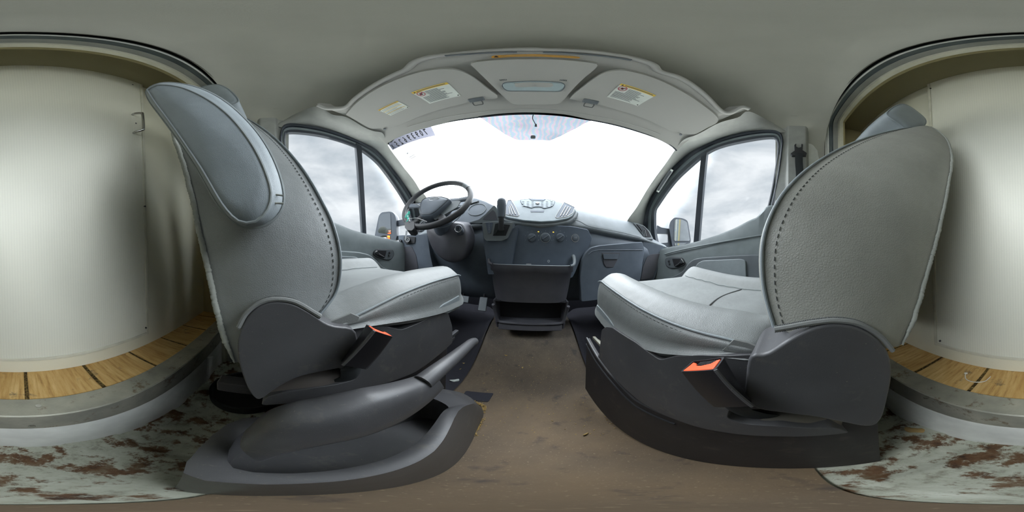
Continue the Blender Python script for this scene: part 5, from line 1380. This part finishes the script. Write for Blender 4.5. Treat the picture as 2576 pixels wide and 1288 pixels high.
for px, py in ((1266, 201), (1417, 202)):
    c = SH(px, py, .023)
    mesh_obj('microphone_grille', join(*[lathe(c+V(dx*.004, dy*.003, 0), (0, 0, -1), [(0, .0013), (.001, .0012), (.001, 0)], 6) for dx in (-2, -1, 0, 1, 2) for dy in (-1, 0, 1)]), MAT['doordk'], oc_)
os_ = [(1239, 140.5), (1300, 137.5), (1350, 137), (1400, 139), (1454, 143), (1452, 147), (1400, 144), (1350, 142), (1300, 142.5), (1240, 146)]
v, f, _ = surf_slab(os_, .003, .002)
yst = mesh_obj('caution_strip', (v, f), MAT['orange'], sh)
v, f, _ = surf_slab([(1242, 144), (1248, 140.5), (1254, 144)], .0045, .001); mesh_obj('alert_triangle', (v, f), MAT['inkblk'], yst)
v, f, _ = surf_slab([(1262, 140.5), (1350, 138.6), (1446, 143.2), (1446, 144.6), (1350, 140.6), (1262, 142.5)], .0042, .001); mesh_obj('strip_text', (v, f), MAT['leaf'], yst)

# auction number on the windscreen, read from outside
def WS(a, b, o=0.0):
    p = W(a, b); return p+V(0, 1, .757).normalized()*o
q = [(973, 361), (1000, 344), (1040, 329), (1083, 318), (1094, 341), (1060, 349), (1020, 362), (986, 378)]
Pq = [WS(a, b, .006) for a, b in q]
ws_st = mesh_obj('number_sticker', (Pq, [tuple(range(len(Pq)))]), MAT['stickerfilm'], None)
tag(ws_st, 'pale strip with mirrored number 70939625X in the driver side windscreen corner', 'sticker')
chars = '70939625X'
for i, ch in enumerate(chars):
    t = i/(len(chars)-1)
    tx = 1070-82*t
    ty = 332.5+22*t+14.8*t*t
    c = WS(tx, ty, .0015); l = WS(tx-3, ty+3*(.27+.36*t), .0015); u = WS(tx-2.2, ty-4.8, .0015)
    mesh_obj('digit', text_mesh(ch, .052 if ch != 'X' else .038, c, l-c, (u-c)-(l-c).normalized()*(u-c).dot((l-c).normalized()), .0004, xs=.46, bold=.0012), MAT['black'], ws_st)
sb = thing('inspection_decal', WS(1035, 392, .004), 'small clear decal with grey bars low in the driver side windscreen corner', 'sticker')
for a, b, w_ in (((1026, 391), (1038, 385), .002), ((1029, 396), (1042, 389), .003), ((1033, 399), (1045, 393), .003)):
    mesh_obj('printed_bar', tube([WS(*a, .004), WS(*b, .004)], w_*.7, 6), MAT['mark'], sb)
mesh_obj('printed_square', box(WS(1024, 386, .004), (.008, .004, .008)), MAT['doordk'], sb)
# ================================================================== OUTSIDE
S(mesh_obj('ground', gridmesh(lin(-60, 60, 5), lin(-60, 60, 5), lambda x, y: (x, y, -1.55)), MAT['concrete']), 'grey asphalt yard outside the van', 'ground')
def boxside(s, label):
    ms = [box((s*1.14, -2.35, .45), (.04, 4.1, 2.3)), box((s*1.005, -.285, .45), (.27, .012, 2.3))]
    o = mesh_obj('box_body', join(*ms), MAT['boxpaint'], None)
    tag(o, label, 'truck box side', kind='structure')
    mesh_obj('panel_seam', box((s*1.03, -.277, .45), (.006, .004, 2.3)), MAT['mark'], o)
    for z in (-.3, -.05, .2, .45, .7): mesh_obj('rivet', lathe(V(s*1.07, -.279, z), (0, 1, 0), [(0, .012), (.006, .008), (.006, 0)], 10), MAT['seal'], o)
    for k in range(8):
        mesh_obj('panel_seam', box((s*1.162, -.45-k*.5, .45), (.004, .012, 2.3)), MAT['pillar'], o)
        for z in (-.3, 0, .3, .6, .9): mesh_obj('rivet', lathe(V(s*1.16, -.52-k*.5, z), (s, 0, 0), [(0, .012), (.006, .008), (.006, 0)], 10), MAT['mark'], o)
    return o
boxside(-1, 'white riveted side of the cargo box behind the driver door')
boxside(1, 'white riveted side of the cargo box seen in the passenger mirror')
def ext_mirror(s, housing, glassp, lowp, arms, c0, n, label):
    n = Vector(n).normalized(); c0 = Vector(c0)
    def MP(a, b, o=0): return UP(a, b, c0+n*o, n)
    root = thing('wing_mirror', sum([MP(*q) for q in housing], Vector())/len(housing), label, 'wing mirror')
    P = rounded([MP(*q) for q in housing], .02, 4)
    cc = sum(P, Vector())/len(P)
    h = mesh_obj('housing', loft([P, [cc.lerp(p, 1.0)-n*.03 for p in P], [cc.lerp(p, .9)-n*.07 for p in P], [cc.lerp(p, .5)-n*.09 for p in P]]), MAT['seal'], root, ang=60)
    G = rounded([MP(*q, .0025) for q in glassp], .015, 4)
    mesh_obj('mirror_glass', prism(G, -n*.002), MAT['mirror'], root, smooth=False)
    G = rounded([MP(*q, .0025) for q in lowp], .008, 4)
    mesh_obj('lower_mirror_glass', prism(G, -n*.002), MAT['mirror'], root, smooth=False)
    for a in arms: mesh_obj('arm', prism(rounded([MP(*q, -.02) for q in a], .006), -n*.04), MAT['seal'], root, bevel=.006)
ext_mirror(-1, [(942, 596), (946, 576), (953, 542), (960, 534), (982, 532), (991, 536), (996, 547), (998, 594), (994, 608), (980, 604)],
    [(950.5, 585), (953.6, 545), (960, 538.6), (982, 535), (984, 589)], [(955, 596), (962, 592.5), (981, 592.5), (981, 602)],
    [[(994, 556), (1014, 551), (1022, 556), (1022, 566), (994, 570)], [(996, 594), (1012, 592), (1012, 600), (996, 606)]], (-1.05, .83, .15), (.30, -.954, -.087), 'dark wing mirror outside the driver door reflecting clouds')
ext_mirror(1, [(1683, 570), (1686, 557), (1694, 549), (1699, 547), (1718, 549), (1730, 555), (1738, 604.5), (1736, 613), (1720, 622), (1692, 622)],
    [(1698, 551.5), (1715, 552), (1728, 558), (1736, 606), (1695, 606)], [(1697, 612), (1728, 611), (1712, 619), (1698, 620)],
    [[(1653, 566), (1664, 572), (1692, 577), (1696, 590), (1680, 589), (1652, 588)], [(1680, 585), (1696, 585), (1696, 622), (1680, 618)], [(1652, 612), (1682, 610), (1690, 622), (1650, 622)]], (1.05, .83, .13), (-.50, -.86, -.06), 'dark wing mirror outside the passenger door reflecting the white box side')
m_ = mesh_obj('sill_cover', prism([UX(a, b, 1.0) for a, b in ((1006, 592), (1014, 581), (1018, 583), (1019, 592))], (-.05, 0, 0)), MAT['white'], None)
tag(m_, 'white bonnet corner seen below the driver mirror arm', 'bonnet edge')
an = mesh_obj('antenna', tube([UY(1572, 556, 1.25), UY(1584, 425, 1.02)], .0016, 6), MAT['mark'], None)
tag(an, 'thin radio antenna rising outside the passenger side of the windscreen', 'antenna')
# person in a safety vest behind the van, seen in the driver mirror
def person():
    nM = V(.30, -.954, -.087).normalized(); p0 = UP(980, 574, (-1.05, .83, .15), nM); d = ray(980, 574)
    r = d-nM*2*d.dot(nM); g = p0+r*(10/V(r.x, r.y, 0).length); g = V(g.x, g.y, -1.55)
    root = thing('person', g, 'person in dark cap and orange safety vest, standing behind the van in the driver mirror', 'person')
    J = {'pel': (0, 0, .95), 'wai': (0, 0, 1.10), 'che': (0, .01, 1.32), 'nec': (0, .01, 1.50), 'hed': (0, .02, 1.60), 'top': (0, .02, 1.72),
         'shL': (-.17, 0, 1.43), 'elL': (-.24, .02, 1.15), 'wrL': (-.25, .08, .90), 'haL': (-.25, .10, .81), 'shR': (.17, 0, 1.43), 'elR': (.24, .02, 1.15), 'wrR': (.25, .08, .90), 'haR': (.25, .10, .81),
         'hiL': (-.09, 0, .92), 'knL': (-.10, .02, .50), 'anL': (-.11, 0, .09), 'toL': (-.12, .15, .04), 'hiR': (.09, 0, .92), 'knR': (.10, .02, .50), 'anR': (.11, 0, .09), 'toR': (.12, .15, .04)}
    Rr = {'pel': .13, 'wai': .12, 'che': .14, 'nec': .055, 'hed': .085, 'top': .07, 'sh': .06, 'el': .042, 'wr': .028, 'ha': .035, 'hi': .085, 'kn': .055, 'an': .04, 'to': .035}
    K = list(J); E_ = [('pel', 'wai'), ('wai', 'che'), ('che', 'nec'), ('nec', 'hed'), ('hed', 'top')]
    for s_ in 'LR': E_ += [('che', 'sh'+s_), ('sh'+s_, 'el'+s_), ('el'+s_, 'wr'+s_), ('wr'+s_, 'ha'+s_), ('pel', 'hi'+s_), ('hi'+s_, 'kn'+s_), ('kn'+s_, 'an'+s_), ('an'+s_, 'to'+s_)]
    # five short finger chains on each hand
    for s_, sg in (('L', -1), ('R', 1)):
        for q, (dx, dy, ln) in enumerate(((-.024, .03, .055), (-.008, .035, .075), (.008, .035, .08), (.022, .03, .07), (.03, .0, .05))):
            k1, k2 = 'f%s%d' % (s_, q), 'g%s%d' % (s_, q)
            h0 = J['ha'+s_]; J[k1] = (h0[0]+dx*.3, h0[1]+dx, h0[2]-.03); J[k2] = (h0[0]+dx*.3-sg*.01, h0[1]+dx+dy*.4, h0[2]-.03-ln)
            K += [k1, k2]; E_ += [('ha'+s_, k1), (k1, k2)]; Rr[k1] = Rr[k2] = .009
    bm = bmesh.new(); lay = bm.verts.layers.skin.verify(); vs = []
    for i, k in enumerate(K):
        v = bm.verts.new(J[k]); rr_ = Rr.get(k, Rr.get(k[:2], .03)); v[lay].radius = (rr_, rr_*.8 if k in ('che', 'wai', 'pel') else rr_)
        v[lay].use_root = (i == 0); vs.append(v)
    for a_, b_ in E_: bm.edges.new((vs[K.index(a_)], vs[K.index(b_)]))
    me = bpy.data.meshes.new('body'); bm.to_mesh(me); bm.free()
    o = bpy.data.objects.new('body', me); scene.collection.objects.link(o); o.parent = root; LOC[o.name] = LOC[root.name]
    o.modifiers.new('s', 'SKIN'); o.modifiers.new('u', 'SUBSURF').render_levels = 2
    me.materials.append(MAT['cloth_dark'])
    def ell(c, r, n=16): return loft([[V(*c)+g+V(math.cos(2*math.pi*k/n)*r[0]*math.sin(t), math.sin(2*math.pi*k/n)*r[1]*math.sin(t), r[2]*math.cos(t)) for k in range(n)] for t in lin(.05, math.pi-.05, 10)])
    hd_ = mesh_obj('head', ell((0, .03, 1.63), (.078, .095, .115)), MAT['skin'], root)
    mesh_obj('nose', ell((0, .128, 1.625), (.012, .016, .02)), MAT['skin'], hd_)
    for sx_ in (-1, 1):
        mesh_obj('ear', ell((sx_*.08, .02, 1.63), (.012, .022, .032)), MAT['skin'], hd_)
        mesh_obj('eye', ell((sx_*.03, .115, 1.65), (.012, .008, .008)), MAT['black'], hd_)
    mesh_obj('mouth', ell((0, .118, 1.585), (.025, .008, .005)), MAT['inkred'], hd_)
    mesh_obj('cap', join(ell((0, .01, 1.70), (.088, .10, .065)), ell((0, .12, 1.685), (.07, .07, .012))), MAT['cloth_dark'], root)
    ring_ = lambda z, rx, ry: [g+V(math.cos(2*math.pi*k/20)*rx, math.sin(2*math.pi*k/20)*ry, z) for k in range(20)]
    vest = mesh_obj('safety_vest', loft([ring_(.92, .20, .15), ring_(1.10, .19, .145), ring_(1.30, .215, .155), ring_(1.42, .20, .13), ring_(1.49, .10, .09)]), MAT['hivis'], root)
    for z in (1.02, 1.22): mesh_obj('reflective_band', loft([ring_(z, .205, .158), ring_(z+.05, .208, .160)], caps=False), MAT['limeband'], vest)
MAT['cloth_dark'] = plastic('dark_cloth', srgb(48, 50, 56), .9); MAT['skin'] = plastic('skin', srgb(196, 150, 124), .6)
MAT['hivis'] = plastic('orange_vest', srgb(250, 96, 30), .8); MAT['limeband'] = plastic('lime_band', srgb(206, 230, 60), .6)
person()
# distant tree line seen in the driver mirror
ms = []
rt = random.Random(3)
for i in range(26):
    x = -46+i*1.7; h = 1.7+rt.random()*1.1
    P = [(0, 1.2), (h*.3, 1.5), (h*.7, 1.15), (h*.93, .6), (h, 0)]
    ms.append(lathe(V(x, -34+rt.random()*3, -1.55), (0, 0, 1), [(a, r*(.9+.2*rt.random())) for a, r in P], 12))
to = mesh_obj('tree_line', join(*ms), MAT['trees'], None, ang=80, base=(-20, -34, -1.55))
tag(to, 'distant row of dark trees seen in the driver mirror', 'trees', kind='stuff')

# ================================================================== LOOSE THINGS ON THE FLOORS
def leafy(name, c, sx, sy, rot, label, cat, mat, h=.003):
    n = 18; P = []
    for k in range(n):
        a = 2*math.pi*k/n
        P.append(c+Matrix.Rotation(rot, 3, 'Z') @ V(math.cos(a)*sx*(1+.15*noise.noise(V(k, 1, c.x*40))), math.sin(a)*sy*(1+.2*noise.noise(V(k, 5, c.y*40))), h*math.sin(a*2+1)+h))
    cc = sum(P, Vector())/n+V(0, 0, h)
    v = P+[cc]+[p-V(0, 0, .0006) for p in P]+[cc-V(0, 0, .0006)]
    f = [(i, (i+1) % n, n) for i in range(n)]+[(n+1+(i+1) % n, n+1+i, 2*n+1) for i in range(n)]+[(i, n+1+i, n+1+(i+1) % n, (i+1) % n) for i in range(n)]
    return tag(mesh_obj(name, (v, f), MAT[mat], None, ang=70), label, cat)
def onfloor(px, py, dz=.004):
    d = ray(px, py)
    t = .2
    while t < 2.5:
        p = d*t
        if p.z <= floor_z(p.x, p.y): break
        t += .002
    return V(p.x, p.y, floor_z(p.x, p.y)+dz)
leafy('paper_scrap', onfloor(1143, 960), .022, .010, .6, 'crumpled white paper scrap under the parking brake grip', 'scrap', 'paper', .006)
leafy('dry_leaf', onfloor(1168, 916), .010, .005, .3, 'small orange leaf fragment left of the floor tunnel', 'leaf', 'leaf')
leafy('dry_leaf', onfloor(1158, 931), .006, .004, .9, 'tiny reddish leaf fragment just behind the orange one', 'leaf', 'leaf')
leafy('dry_leaf', V(*UZ(2300, 1083, ZF+.006)), .026, .016, .4, 'broad yellow dry leaf on the rusty floor behind the passenger seat', 'leaf', 'leaf', .005)
leafy('wood_chip', onfloor(1314, 927), .004, .007, .1, 'pale yellow chip in the middle of the floor mat', 'chip', 'straw')
leafy('wood_chip', onfloor(1473, 1094), .009, .003, .5, 'pale chip at the rear edge of the floor mat', 'chip', 'straw')
leafy('wood_chip', onfloor(1272, 896), .010, .002, 2.9, 'thin pale splinter on the upper floor mat', 'chip', 'straw')
# straw and crumbs along the brake surround
ms = []
rs_ = random.Random(11)
lines_ = [((1118, 985), (1218, 1022)), ((1218, 1022), (1214, 1040)), ((1212, 1052), (1192, 1092))]
for i in range(420):
    (a0, b0), (a1, b1) = lines_[0 if i < 230 else 1 if i < 270 else 2]
    t = rs_.random(); j = rs_.gauss(0, 3.2)
    p = onfloor(a0+(a1-a0)*t+j, b0+(b1-b0)*t+j*.3+rs_.gauss(0, 1.5), .003+.004*rs_.random())
    a = rs_.random()*6.28; l = .003+.009*rs_.random()
    d = V(math.cos(a)*l, math.sin(a)*l, rs_.gauss(0, .002)); ms.append(tube([p-d/2, p+d/2], .0010, 4))
for i in range(160):
    p = onfloor(rs_.uniform(1215, 1560), rs_.uniform(900, 1098), .002)
    a = rs_.random()*6.28; l = .002+.004*rs_.random()**2; d = V(math.cos(a)*l, math.sin(a)*l, 0); ms.append(tube([p-d/2, p+d/2], .0011, 4))
tag(mesh_obj('straw_litter', join(*ms), MAT['straw'], None, base=onfloor(1200, 1020, 0)), 'straw and crumbs scattered on the floor mat beside the brake surround', 'litter', kind='stuff')
hp_ = [onfloor(a, b, .003) for a, b in ((1172, 984), (1242, 990), (1228, 1012), (1158, 1004))]  # thin dark slab on the mat, with the hole's shade as its colour
o = mesh_obj('recess_shade_patch', prism(rounded(hp_, .008), (0, 0, -.004)), MAT['well'], None); tag(o, 'dark rectangular patch standing in for a shaded cut-out in the floor mat in front of the brake surround', 'cut-out', kind='structure')
# nylon tie on the planks
zt_ = ZC+.003
P = [UZ(a, b, zt_+dz) for a, b, dz in ((2430, 938, .004), (2428, 946, .002), (2432, 955, 0), (2450, 961, 0), (2475, 960, 0), (2487, 952, 0), (2492, 947, .003))]
zp = mesh_obj('cable_tie', tube(resample(cr(P, 6), 36), .0016, 6), MAT['tie'], None)
tag(zp, 'white nylon tie bent in a U on the planks', 'cable tie')
mesh_obj('tie_head', box(UZ(2430, 939, zt_+.004), (.010, .007, .005), Matrix.Rotation(.5, 3, 'Z')), MAT['tie'], zp, bevel=.001)
# black round bin behind the driver seat
bc = V(-.56, -.11, ZF)
bi = mesh_obj('round_bin', lathe(bc+V(0, 0, .004), (0, 0, 1), [(0, .125), (.012, .13), (.05, .132), (.055, .128), (.05, .122), (.01, .118), (.008, 0)], 48), MAT['patina'], None)
tag(bi, 'shallow round black plastic tub on the floor behind the driver seat', 'tub')
leafy('pale_cap', UZ(569, 1101, ZF+.008), .03, .022, .1, 'round cream cap on the rusty floor behind the driver seat', 'cap', 'cream', .006)
# pedals in the driver footwell
for (a, b, w_, h_, lb) in ((1163, 752, .05, .035, 'wide grey brake pedal in the driver footwell'), (1215, 765, .028, .07, 'narrow accelerator pedal right of the brake pedal')):
    c = UY(a, b, 1.02)
    pd_ = mesh_obj('pedal', box(c, (w_*2, .012, h_*1.4), Matrix.Rotation(R_(-25), 3, 'X')), MAT['doordk'], None, bevel=.006)
    tag(pd_, lb, 'pedal')
    mesh_obj('pedal_arm', tube([c+V(0, .01, .01), c+V(0, .06, .14), c+V(0, .10, .25)], .008, 8), MAT['dark'], pd_)
